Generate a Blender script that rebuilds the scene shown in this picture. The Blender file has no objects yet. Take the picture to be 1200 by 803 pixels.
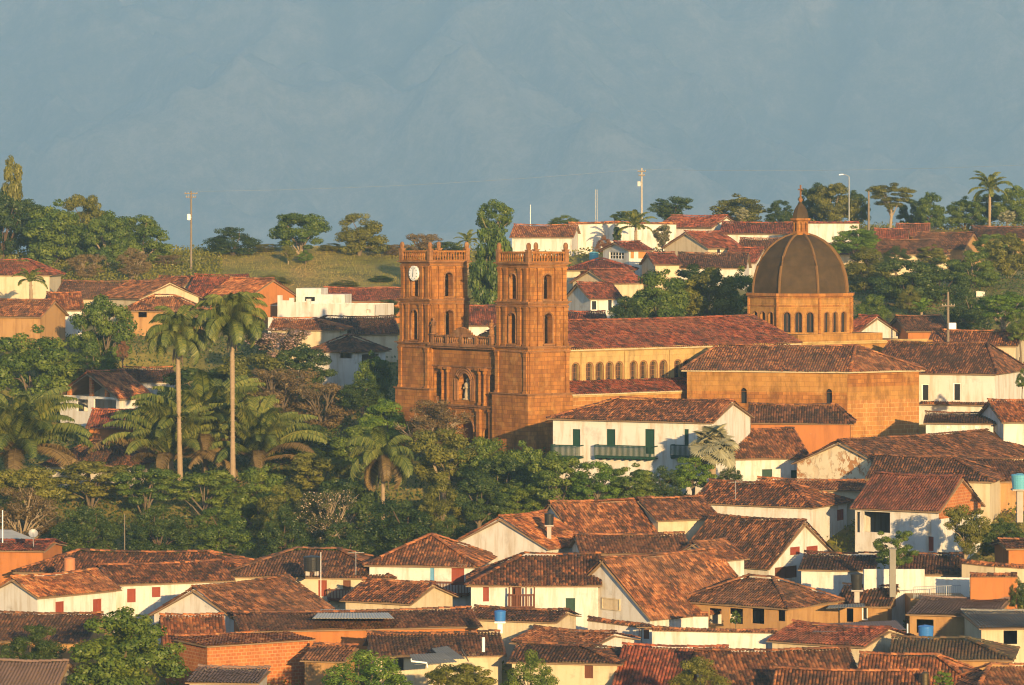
import bpy, math, random
import numpy as np
from mathutils import Vector, Matrix
R = math.radians
random.seed(7); rng = np.random.default_rng(7)
scene = bpy.context.scene
COL = scene.collection

# ------------------------------------------------------------------ camera, sky, sun, exposure
FPX, HZ = 4600.0, 250.0            # focal length in pixels of the 1200 px wide photo, row of the eye level
cam_d = bpy.data.cameras.new('camera'); cam = bpy.data.objects.new('camera', cam_d); COL.objects.link(cam)
cam_d.sensor_fit = 'HORIZONTAL'; cam_d.sensor_width = 36.0; cam_d.lens = 36.0*FPX/1200.0
cam_d.shift_y = -(401.5-HZ)/1200.0
cam_d.clip_start = 1.0; cam_d.clip_end = 30000.0
cam.location = (0, 0, 0); cam.rotation_euler = (R(90), 0, 0)
scene.camera = cam

SUN_AZ, SUN_EL = R(17.0), R(9.5)   # to the right of straight behind the camera, above the horizon
sun_dir = Vector((math.sin(SUN_AZ)*math.cos(SUN_EL), -math.cos(SUN_AZ)*math.cos(SUN_EL), math.sin(SUN_EL)))
world = bpy.data.worlds.new('World'); scene.world = world; world.use_nodes = True
wn = world.node_tree.nodes; wl = world.node_tree.links; wn.clear()
w_out = wn.new('ShaderNodeOutputWorld'); w_bg = wn.new('ShaderNodeBackground'); w_sky = wn.new('ShaderNodeTexSky')
w_sky.sky_type = 'NISHITA'; w_sky.sun_disc = False
w_sky.sun_elevation = SUN_EL; w_sky.sun_rotation = math.pi - SUN_AZ
w_sky.altitude = 1300; w_sky.air_density = 1.0; w_sky.dust_density = 1.0; w_sky.ozone_density = 1.5
w_bg.inputs['Strength'].default_value = 0.13
wl.new(w_sky.outputs[0], w_bg.inputs[0]); wl.new(w_bg.outputs[0], w_out.inputs[0])
sd = bpy.data.lights.new('sun', 'SUN'); sd.energy = 5.0; sd.angle = R(0.5); sd.color = (1.0, 0.66, 0.29)
sun = bpy.data.objects.new('sun', sd); COL.objects.link(sun)
sun.rotation_euler = (-sun_dir).to_track_quat('-Z', 'Y').to_euler(); sun.location = (40, -40, 60)
scene.view_settings.view_transform = 'Standard'; scene.view_settings.look = 'None'
scene.view_settings.gamma = 1.0; scene.view_settings.exposure = 0.98
scene.cycles.use_denoising = True; scene.cycles.filter_width = 1.15
scene.cycles.max_bounces = 6; scene.cycles.diffuse_bounces = 3; scene.cycles.glossy_bounces = 2
scene.cycles.transmission_bounces = 3; scene.cycles.transparent_max_bounces = 6; scene.cycles.volume_bounces = 1

# ------------------------------------------------------------------ helpers
def P(px, py, Y):
    return Vector(((px-600.0)*Y/FPX, Y, (HZ-py)*Y/FPX))

class MB:
    """collects faces and links them as one mesh object"""
    def __init__(s): s.v = []; s.f = []; s.m = []; s.uv = []; s.np = []
    def poly(s, pts, mat=0, uv=None):
        i = len(s.v); pts = [Vector(p) for p in pts]; s.v += [tuple(p) for p in pts]
        s.f.append(list(range(i, i+len(pts)))); s.m.append(mat)
        if uv is None:
            n = Vector((0, 0, 0))
            for k in range(len(pts)):
                a, b = pts[k], pts[(k+1) % len(pts)]
                n += Vector(((a.y-b.y)*(a.z+b.z), (a.z-b.z)*(a.x+b.x), (a.x-b.x)*(a.y+b.y)))
            h = Vector((-n.y, n.x, 0))
            if h.length > 0.35*n.length:
                h.normalize(); uv = [(p.x*h.x+p.y*h.y, p.z) for p in pts]
            else: uv = [(p.x, p.y) for p in pts]
        s.uv += uv
    def box(s, c, ax, ay, az, mat=0):
        """centre c and three half-axis vectors"""
        c = Vector(c); ax, ay, az = Vector(ax), Vector(ay), Vector(az)
        q = lambda i, j, k: c+ax*i+ay*j+az*k
        for f in (((-1,-1,-1),(-1,1,-1),(1,1,-1),(1,-1,-1)), ((-1,-1,1),(1,-1,1),(1,1,1),(-1,1,1)),
                  ((-1,-1,-1),(1,-1,-1),(1,-1,1),(-1,-1,1)), ((1,1,-1),(-1,1,-1),(-1,1,1),(1,1,1)),
                  ((-1,1,-1),(-1,-1,-1),(-1,-1,1),(-1,1,1)), ((1,-1,-1),(1,1,-1),(1,1,1),(1,-1,1))):
            s.poly([q(*t) for t in f], mat)
    def abox(s, lo, hi, mat=0):
        lo, hi = Vector(lo), Vector(hi); c = (lo+hi)/2; h = (hi-lo)/2
        s.box(c, (h.x,0,0), (0,h.y,0), (0,0,h.z), mat)
    def tube(s, pts, rad, n=6, mat=0, caps=True):
        pts = [Vector(p) for p in pts]; rad = rad if isinstance(rad, (list, tuple)) else [rad]*len(pts)
        rings = []
        for i, p in enumerate(pts):
            d = (pts[min(i+1, len(pts)-1)]-pts[max(i-1, 0)]); d = d.normalized() if d.length > 1e-9 else Vector((0,0,1))
            a = d.cross(Vector((0,0,1)) if abs(d.z) < 0.9 else Vector((1,0,0))).normalized(); b = d.cross(a)
            rings.append([p+(a*math.cos(2*math.pi*k/n)+b*math.sin(2*math.pi*k/n))*rad[i] for k in range(n)])
        L = 0
        for i in range(len(pts)-1):
            l2 = L+(pts[i+1]-pts[i]).length
            for k in range(n):
                k2 = (k+1) % n
                s.poly([rings[i][k2], rings[i][k], rings[i+1][k], rings[i+1][k2]], mat,
                       [((k+1)/n, L), (k/n, L), (k/n, l2), ((k+1)/n, l2)])
            L = l2
        if caps:
            s.poly(rings[0], mat); s.poly(rings[-1][::-1], mat)
    def lathe(s, c, prof, n=12, mat=0, rot=0.0, caps=True):
        """profile [(r, z)] from bottom to top round the vertical through c"""
        c = Vector(c); rings = [[c+Vector((r*math.cos(rot+2*math.pi*k/n), r*math.sin(rot+2*math.pi*k/n), z)) for k in range(n)] for r, z in prof]
        for i in range(len(prof)-1):
            for k in range(n):
                k2 = (k+1) % n
                s.poly([rings[i][k], rings[i][k2], rings[i+1][k2], rings[i+1][k]], mat)
        if caps:
            s.poly(rings[0][::-1], mat); s.poly(rings[-1], mat)
    def addnp(s, V, Fq, UV, mat=0):
        """bulk quads: V (n,3), Fq (m,4), UV (m*4,2)"""
        s.np.append((V, Fq, UV, mat))
    def build(s, name, mats, parent=None, origin=None, smooth=False, coll=None):
        mats = mats if isinstance(mats, (list, tuple)) else [mats]
        org = Vector(origin) if origin is not None else (parent_world(parent) if parent else Vector((0, 0, 0)))
        V = np.array(s.v, dtype=np.float64).reshape(-1, 3); nv = len(V)
        loops = [i for f in s.f for i in f]; sizes = [len(f) for f in s.f]; mi = list(s.m); UV = [np.array(s.uv, dtype=np.float32).reshape(-1, 2)]
        loops = [np.array(loops, dtype=np.int32)]; sizes = [np.array(sizes, dtype=np.int32)]; mi = [np.array(mi, dtype=np.int32)]; VV = [V]
        for (v, f, uv, m) in s.np:
            VV.append(v); loops.append((f+nv).astype(np.int32).ravel()); nv += len(v)
            sizes.append(np.full(len(f), 4, dtype=np.int32)); mi.append(np.full(len(f), m, dtype=np.int32)); UV.append(uv.astype(np.float32))
        V = np.concatenate(VV)-np.array(org); loops = np.concatenate(loops); sizes = np.concatenate(sizes); mi = np.concatenate(mi); UV = np.concatenate(UV)
        me = bpy.data.meshes.new(name)
        me.vertices.add(len(V)); me.vertices.foreach_set('co', V.astype(np.float32).ravel())
        me.loops.add(len(loops)); me.loops.foreach_set('vertex_index', loops)
        me.polygons.add(len(sizes)); st = np.concatenate([[0], np.cumsum(sizes)[:-1]]).astype(np.int32)
        me.polygons.foreach_set('loop_start', st); me.polygons.foreach_set('material_index', mi)
        ul = me.uv_layers.new(name='UVMap'); ul.data.foreach_set('uv', UV.ravel())
        me.update(calc_edges=True)
        if smooth: me.polygons.foreach_set('use_smooth', np.ones(len(sizes), dtype=bool))
        for m in mats: me.materials.append(m)
        o = bpy.data.objects.new(name, me); COL.objects.link(o)
        if parent:
            o.parent = parent; o.location = org-parent_world(parent)
        else: o.location = org
        return o

WPOS = {}
def parent_world(o):
    v = Vector(o.location); p = o.parent
    while p: v = v+Vector(p.location); p = p.parent
    return v

def tag(o, label=None, cat=None, group=None, kind=None):
    if label: o['label'] = label
    if cat: o['category'] = cat
    if group: o['group'] = group
    if kind: o['kind'] = kind
    return o
def thing(name, loc, label, cat, group=None):
    o = bpy.data.objects.new(name, None); o.empty_display_size = 0.5; COL.objects.link(o); o.location = loc
    return tag(o, label, cat, group)

# ------------------------------------------------------------------ materials (all procedural)
MATS = {}
def new_mat(name):
    m = bpy.data.materials.new(name); m.use_nodes = True; nt = m.node_tree
    b = nt.nodes['Principled BSDF']; b.inputs['Roughness'].default_value = 0.85
    b.inputs['Specular IOR Level'].default_value = 0.25
    MATS[name] = m
    return m, nt, b
def nd(nt, t, **kw):
    n = nt.nodes.new(t)
    for k, v in kw.items(): setattr(n, k, v)
    return n
def noise(nt, vec, scale, detail=3.0, rough=0.55, w=None):
    n = nd(nt, 'ShaderNodeTexNoise'); n.inputs['Scale'].default_value = scale; n.inputs['Detail'].default_value = detail
    n.inputs['Roughness'].default_value = rough
    if vec is not None: nt.links.new(vec, n.inputs['Vector'])
    return n.outputs['Fac']
def ramp(nt, fac, stops):
    r = nd(nt, 'ShaderNodeValToRGB'); e = r.color_ramp.elements
    while len(e) < len(stops): e.new(0.5)
    for k, (p, c) in enumerate(stops):
        e[k].position = p; e[k].color = (c, c, c, 1) if isinstance(c, (int, float)) else (*c, 1)
    nt.links.new(fac, r.inputs['Fac'])
    return r.outputs['Color']
def mixc(nt, fac, a, b, mode='MIX'):
    m = nd(nt, 'ShaderNodeMix', data_type='RGBA', blend_type=mode)
    for sock, v in ((m.inputs[0], fac), (m.inputs[6], a), (m.inputs[7], b)):
        if isinstance(v, (int, float)): sock.default_value = v
        elif isinstance(v, tuple): sock.default_value = (*v, 1)
        else: nt.links.new(v, sock)
    return m.outputs[2]
def math_n(nt, op, a, b=None):
    m = nd(nt, 'ShaderNodeMath', operation=op)
    for k, v in enumerate((a, b)):
        if v is None: continue
        if isinstance(v, (int, float)): m.inputs[k].default_value = v
        else: nt.links.new(v, m.inputs[k])
    return m.outputs[0]
def vscale(nt, vec, s):
    m = nd(nt, 'ShaderNodeVectorMath', operation='MULTIPLY'); nt.links.new(vec, m.inputs[0]); m.inputs[1].default_value = s
    return m.outputs[0]
def pos_of(nt): return nd(nt, 'ShaderNodeNewGeometry').outputs['Position']
def bump(nt, b, h, strength=0.3, dist=0.05):
    n = nd(nt, 'ShaderNodeBump'); n.inputs['Strength'].default_value = strength; n.inputs['Distance'].default_value = dist
    nt.links.new(h, n.inputs['Height']); nt.links.new(n.outputs[0], b.inputs['Normal'])

def tile_mat(name, dark, mid, light, pale, shift=0.0, moss=0.0):
    m, nt, b = new_mat(name)
    uv = nd(nt, 'ShaderNodeUVMap').outputs[0]
    fl = nd(nt, 'ShaderNodeVectorMath', operation='FLOOR'); nt.links.new(uv, fl.inputs[0])
    wnz = nd(nt, 'ShaderNodeTexWhiteNoise', noise_dimensions='3D')
    oi = nd(nt, 'ShaderNodeObjectInfo'); ad = nd(nt, 'ShaderNodeVectorMath', operation='ADD')
    cx = nd(nt, 'ShaderNodeCombineXYZ'); nt.links.new(oi.outputs['Random'], cx.inputs[2])
    nt.links.new(fl.outputs[0], ad.inputs[0]); nt.links.new(cx.outputs[0], ad.inputs[1]); nt.links.new(ad.outputs[0], wnz.inputs['Vector'])
    p = pos_of(nt)
    big = noise(nt, p, 0.35, 4, 0.62); small = noise(nt, p, 2.2, 3, 0.65)
    v = math_n(nt, 'ADD', math_n(nt, 'MULTIPLY', wnz.outputs['Value'], 0.60), math_n(nt, 'MULTIPLY', big, 0.75))
    v = math_n(nt, 'ADD', v, math_n(nt, 'MULTIPLY', small, 0.42))
    v = math_n(nt, 'ADD', math_n(nt, 'ADD', v, math_n(nt, 'MULTIPLY', oi.outputs['Random'], 0.16)), -0.49+shift)
    c = ramp(nt, v, [(0.16, dark), (0.42, mid), (0.66, light), (0.92, pale)])
    v2 = ramp(nt, noise(nt, vscale(nt, p, (0.5, 0.5, 0.5)), 0.30, 3, 0.6), [(0.40, 0.0), (0.62, 0.55)])
    c = mixc(nt, math_n(nt, 'MULTIPLY', v2, oi.outputs['Random']), c, (0.15, 0.085, 0.05))
    # grey lichen and old mortar specks
    lic = ramp(nt, noise(nt, p, 4.5, 2, 0.5), [(0.58, 0.0), (0.72, 0.55)])
    c = mixc(nt, lic, c, (0.17, 0.125, 0.085))
    if moss > 0:
        mo = ramp(nt, noise(nt, p, 0.5, 4, 0.6), [(0.35, 0.0), (0.6, moss)])
        c = mixc(nt, mo, c, (0.085, 0.075, 0.04))
    soot = ramp(nt, noise(nt, p, 0.9, 4, 0.6), [(0.46, 0.0), (0.66, 0.80)])
    c = mixc(nt, soot, c, (0.03, 0.022, 0.018))
    nt.links.new(c, b.inputs['Base Color']); b.inputs['Roughness'].default_value = 0.9
    return m
DK = (0.045, 0.022, 0.014)
tile_mat('tile_mixed', DK, (0.17, 0.059, 0.025), (0.37, 0.128, 0.044), (0.53, 0.225, 0.085))
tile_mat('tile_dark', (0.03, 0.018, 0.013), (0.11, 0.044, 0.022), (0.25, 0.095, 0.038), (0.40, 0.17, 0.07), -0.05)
tile_mat('tile_red', (0.06, 0.02, 0.014), (0.20, 0.048, 0.024), (0.34, 0.08, 0.034), (0.44, 0.14, 0.06), 0.03)
tile_mat('tile_orange', (0.09, 0.032, 0.015), (0.28, 0.085, 0.028), (0.46, 0.15, 0.045), (0.58, 0.25, 0.085), 0.05)
tile_mat('tile_moss', (0.03, 0.022, 0.014), (0.12, 0.055, 0.026), (0.22, 0.10, 0.045), (0.33, 0.17, 0.07), -0.02, 0.8)
tile_mat('tile_flat', (0.08, 0.028, 0.02), (0.15, 0.048, 0.03), (0.20, 0.065, 0.036), (0.27, 0.10, 0.055), 0.0)

def plaster(name, col, stain=(0.30, 0.22, 0.13), amt=0.75):
    m, nt, b = new_mat(name); p = pos_of(nt)
    c = mixc(nt, noise(nt, p, 0.8, 4), tuple(x*0.90 for x in col), tuple(min(0.9, x*1.05) for x in col))
    st = ramp(nt, noise(nt, vscale(nt, p, (1.6, 1.6, 0.22)), 1.0, 5, 0.65), [(0.47, 0.0), (0.74, amt)])
    c = mixc(nt, st, c, stain)
    bl = ramp(nt, noise(nt, p, 0.45, 5, 0.7), [(0.57, 0.0), (0.70, amt*0.8)])
    c = mixc(nt, bl, c, tuple(x*0.55 for x in col))
    pa = ramp(nt, noise(nt, p, 0.9, 6, 0.75), [(0.66, 0.0), (0.69, amt*0.7)])
    c = mixc(nt, pa, c, (0.33, 0.23, 0.14))
    nt.links.new(c, b.inputs['Base Color']); b.inputs['Roughness'].default_value = 0.95
    bump(nt, b, noise(nt, p, 2.0, 4, 0.6), 0.25, 0.06)
    return m
plaster('white_wall', (0.53, 0.515, 0.49)); plaster('cream_wall', (0.48, 0.41, 0.29)); plaster('ochre_wall', (0.34, 0.20, 0.085), (0.18, 0.09, 0.04))
plaster('orange_wall', (0.36, 0.14, 0.045), (0.2, 0.08, 0.03)); plaster('beige_wall', (0.50, 0.41, 0.28)); plaster('grey_wall', (0.36, 0.34, 0.31))
plaster('pale_trim', (0.60, 0.50, 0.34))
def peeled():
    m, nt, b = new_mat('peeling_wall'); p = pos_of(nt)
    c = mixc(nt, noise(nt, p, 0.8, 4), (0.54, 0.46, 0.32), (0.64, 0.57, 0.44))
    f = ramp(nt, noise(nt, vscale(nt, p, (1.0, 1.0, 0.75)), 1.25, 6, 0.72), [(0.50, 0.0), (0.55, 0.95)])
    big = ramp(nt, noise(nt, p, 0.28, 2), [(0.40, 0.15), (0.56, 1.0)])
    c = mixc(nt, math_n(nt, 'MULTIPLY', f, big), c, (0.33, 0.15, 0.055))
    nt.links.new(c, b.inputs['Base Color']); bump(nt, b, f, 0.5, -0.05); return m
peeled()
def stone(name, c1, c2, mortar, bw=0.85, bh=0.42, msize=0.02, blotch=0.6, pale=(0.5, 0.33, 0.14)):
    m, nt, b = new_mat(name); uv = nd(nt, 'ShaderNodeUVMap').outputs[0]; p = pos_of(nt)
    br = nd(nt, 'ShaderNodeTexBrick'); nt.links.new(uv, br.inputs['Vector'])
    br.inputs['Scale'].default_value = 1.0; br.inputs['Brick Width'].default_value = bw; br.inputs['Row Height'].default_value = bh
    br.inputs['Mortar Size'].default_value = msize; br.inputs['Mortar Smooth'].default_value = 0.3; br.inputs['Bias'].default_value = 0.0
    br.inputs['Color1'].default_value = (*c1, 1); br.inputs['Color2'].default_value = (*c2, 1); br.inputs['Mortar'].default_value = (*mortar, 1)
    d = ramp(nt, noise(nt, vscale(nt, p, (1.0, 1.0, 0.30)), 1.1, 6, 0.72), [(0.45, 0.0), (0.66, blotch)])
    c = mixc(nt, d, br.outputs['Color'], tuple(x*0.34 for x in c1))
    l = ramp(nt, noise(nt, p, 0.8, 6, 0.65), [(0.54, 0.0), (0.75, 0.5)])
    c = mixc(nt, l, c, pale)
    nt.links.new(c, b.inputs['Base Color']); b.inputs['Roughness'].default_value = 0.92
    h = math_n(nt, 'ADD', math_n(nt, 'MULTIPLY', br.outputs['Fac'], -0.6), noise(nt, p, 3.0, 4, 0.65))
    bump(nt, b, h, 0.5, 0.06); return m
stone('sandstone', (0.35, 0.148, 0.034), (0.23, 0.090, 0.023), (0.13, 0.055, 0.018), blotch=0.9, pale=(0.42, 0.25, 0.085))
stone('sandstone_pale', (0.41, 0.285, 0.115), (0.37, 0.25, 0.095), (0.32, 0.21, 0.08), 1.3, 0.6, 0.012, 0.6, (0.46, 0.33, 0.15))
stone('sandstone_mid', (0.34, 0.175, 0.046), (0.29, 0.142, 0.036), (0.23, 0.11, 0.03), 1.0, 0.5, 0.016, 0.75, (0.42, 0.25, 0.09))
stone('sandstone_trim', (0.27, 0.125, 0.05), (0.21, 0.10, 0.04), (0.14, 0.07, 0.03), 1.2, 0.5, 0.015, 0.9, (0.33, 0.22, 0.12))
stone('masonry', (0.36, 0.165, 0.045), (0.29, 0.125, 0.036), (0.42, 0.25, 0.10), 0.8, 0.46, 0.03, 0.5)
stone('brick', (0.40, 0.135, 0.042), (0.31, 0.095, 0.032), (0.40, 0.20, 0.09), 0.46, 0.27, 0.045, 0.4, (0.52, 0.22, 0.08))
def flat(name, col, rough=0.7, var=0.25, metal=0.0, scale=1.5):
    m, nt, b = new_mat(name); p = pos_of(nt)
    c = mixc(nt, noise(nt, p, scale, 4, 0.6), tuple(x*(1-var) for x in col), tuple(min(0.95, x*(1+var)) for x in col))
    nt.links.new(c, b.inputs['Base Color']); b.inputs['Roughness'].default_value = rough; b.inputs['Metallic'].default_value = metal
    return m
flat('dome_shell', (0.050, 0.032, 0.014), 0.85, 0.75, 0, 0.9); flat('dome_rib', (0.13, 0.07, 0.026), 0.9, 0.35)
flat('dark_void', (0.012, 0.010, 0.009), 0.9); flat('glass_dark', (0.02, 0.022, 0.026), 0.15)
flat('green_wood', (0.008, 0.038, 0.024), 0.6); flat('red_wood', (0.20, 0.042, 0.022), 0.7); flat('brown_wood', (0.11, 0.04, 0.02), 0.75)
flat('orange_wood', (0.42, 0.17, 0.05), 0.7); flat('blue_paint', (0.10, 0.26, 0.42), 0.6); flat('grey_metal', (0.30, 0.31, 0.32), 0.5, 0.25, 0.3)
flat('white_paint', (0.78, 0.76, 0.72), 0.6, 0.08); flat('black_plastic', (0.022, 0.022, 0.021), 0.45, 0.2); flat('blue_plastic', (0.035, 0.15, 0.42), 0.4, 0.12)
flat('teal_plastic', (0.10, 0.33, 0.44), 0.45, 0.12); flat('concrete', (0.34, 0.31, 0.27), 0.9, 0.25); flat('pole_wood', (0.17, 0.135, 0.10), 0.9, 0.25)
flat('steel', (0.55, 0.55, 0.54), 0.3, 0.1, 0.9); flat('sheet_pale', (0.46, 0.43, 0.37), 0.8, 0.25, 0.0); flat('sheet_rust', (0.17, 0.11, 0.085), 0.7, 0.45, 0.0, 0.7)
flat('sheet_grey', (0.19, 0.18, 0.155), 0.85, 0.4, 0.0, 0.7); flat('soffit', (0.24, 0.16, 0.095), 0.9, 0.3); flat('clock_face', (0.80, 0.79, 0.76), 0.5, 0.05)
flat('bark_grey', (0.13, 0.10, 0.068), 0.95, 0.4, 0, 5.0); flat('bark_pale', (0.25, 0.195, 0.13), 0.95, 0.3, 0, 4.0); flat('bark_dark', (0.09, 0.06, 0.04), 0.95, 0.4, 0, 5.0)
flat('palm_trunk', (0.25, 0.185, 0.12), 0.95, 0.3, 0, 3.0); flat('wire_grey', (0.22, 0.22, 0.22), 0.6); flat('shell_stone', (0.36, 0.28, 0.18), 0.8); flat('bronze', (0.09, 0.07, 0.04), 0.5, 0.2, 0.6)
flat('terracotta', (0.42, 0.17, 0.08), 0.85, 0.2)

def leaf_mat(name, ca, cb, cc, flower=None, famt=0.0, trans=0.35):
    """ca/cb/cc: leaf colours of a crown, chosen leaf by leaf from a random number kept in the UV map"""
    m = bpy.data.materials.new(name); m.use_nodes = True; nt = m.node_tree; nt.nodes.clear(); MATS[name] = m
    uv = nd(nt, 'ShaderNodeUVMap').outputs[0]; sp = nd(nt, 'ShaderNodeSeparateXYZ'); nt.links.new(uv, sp.inputs[0])
    oi = nd(nt, 'ShaderNodeObjectInfo')
    v = math_n(nt, 'ADD', math_n(nt, 'MULTIPLY', sp.outputs[0], 0.55), math_n(nt, 'MULTIPLY', oi.outputs['Random'], 0.22))
    v = math_n(nt, 'ADD', v, math_n(nt, 'MULTIPLY', noise(nt, pos_of(nt), 0.55, 3, 0.6), 0.36))
    c = ramp(nt, v, [(0.22, ca), (0.52, cb), (0.85, cc)])
    if flower:
        f = ramp(nt, sp.outputs[1], [(1-famt-0.01, 0.0), (1-famt, 1.0)])
        c = mixc(nt, f, c, flower)
    d = nd(nt, 'ShaderNodeBsdfDiffuse'); t = nd(nt, 'ShaderNodeBsdfTranslucent'); mx = nd(nt, 'ShaderNodeMixShader')
    gl = nd(nt, 'ShaderNodeBsdfGlossy'); gl.inputs['Roughness'].default_value = 0.45; gl.inputs['Color'].default_value = (0.6, 0.6, 0.55, 1)
    nt.links.new(c, d.inputs['Color']); t2 = mixc(nt, 1.0, c, (1.05, 1.15, 0.45), 'MULTIPLY'); nt.links.new(t2, t.inputs['Color'])
    mx.inputs[0].default_value = trans; nt.links.new(d.outputs[0], mx.inputs[1]); nt.links.new(t.outputs[0], mx.inputs[2])
    mx2 = nd(nt, 'ShaderNodeMixShader'); mx2.inputs[0].default_value = 0.03
    nt.links.new(mx.outputs[0], mx2.inputs[1]); nt.links.new(gl.outputs[0], mx2.inputs[2])
    o = nd(nt, 'ShaderNodeOutputMaterial'); nt.links.new(mx2.outputs[0], o.inputs[0]); return m
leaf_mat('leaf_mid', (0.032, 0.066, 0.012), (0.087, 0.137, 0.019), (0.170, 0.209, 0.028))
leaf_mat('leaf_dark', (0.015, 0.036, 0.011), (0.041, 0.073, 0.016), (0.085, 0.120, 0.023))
leaf_mat('leaf_olive', (0.053, 0.064, 0.011), (0.127, 0.132, 0.020), (0.212, 0.201, 0.031))
leaf_mat('leaf_bright', (0.044, 0.089, 0.011), (0.103, 0.181, 0.018), (0.178, 0.245, 0.030))
leaf_mat('leaf_dry', (0.077, 0.055, 0.024), (0.154, 0.105, 0.044), (0.231, 0.160, 0.066))
leaf_mat('leaf_rust', (0.12, 0.045, 0.02), (0.22, 0.09, 0.04), (0.28, 0.14, 0.06))
leaf_mat('leaf_pink', (0.05, 0.045, 0.018), (0.10, 0.085, 0.035), (0.16, 0.12, 0.06), (0.52, 0.34, 0.33), 0.42)
leaf_mat('leaf_blossom', (0.035, 0.045, 0.015), (0.065, 0.075, 0.02), (0.12, 0.115, 0.035), (0.60, 0.44, 0.36), 0.09)
leaf_mat('leaf_white', (0.05, 0.06, 0.02), (0.10, 0.11, 0.03), (0.16, 0.15, 0.05), (0.62, 0.58, 0.42), 0.35)
leaf_mat('leaf_silver', (0.16, 0.16, 0.10), (0.25, 0.24, 0.155), (0.34, 0.32, 0.21), None, 0, 0.2)
leaf_mat('leaf_palm', (0.047, 0.077, 0.019), (0.114, 0.148, 0.032), (0.227, 0.228, 0.052))
leaf_mat('leaf_palm_gold', (0.073, 0.064, 0.014), (0.167, 0.130, 0.025), (0.264, 0.196, 0.041))
leaf_mat('leaf_grass', (0.075, 0.085, 0.015), (0.21, 0.175, 0.03), (0.36, 0.24, 0.06))
def grass_mat():
    m = bpy.data.materials.new('leaf_grass'); m.use_nodes = True; nt = m.node_tree; MATS['leaf_grass'] = m; b = nt.nodes['Principled BSDF']
    uv = nd(nt, 'ShaderNodeUVMap').outputs[0]; sp = nd(nt, 'ShaderNodeSeparateXYZ'); nt.links.new(uv, sp.inputs[0]); p = pos_of(nt)
    v = math_n(nt, 'ADD', math_n(nt, 'MULTIPLY', noise(nt, vscale(nt, p, (1, 0.6, 1)), 0.09, 5, 0.6), 1.1), math_n(nt, 'MULTIPLY', sp.outputs[0], 0.16)); v = math_n(nt, 'ADD', v, -0.12)
    c = ramp(nt, v, [(0.28, (0.085, 0.11, 0.016)), (0.43, (0.20, 0.20, 0.028)), (0.54, (0.34, 0.27, 0.05)), (0.70, (0.42, 0.26, 0.08))])
    nt.links.new(c, b.inputs['Base Color']); b.inputs['Roughness'].default_value = 0.9; b.inputs['Specular IOR Level'].default_value = 0.05
grass_mat()
M = MATS
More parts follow.
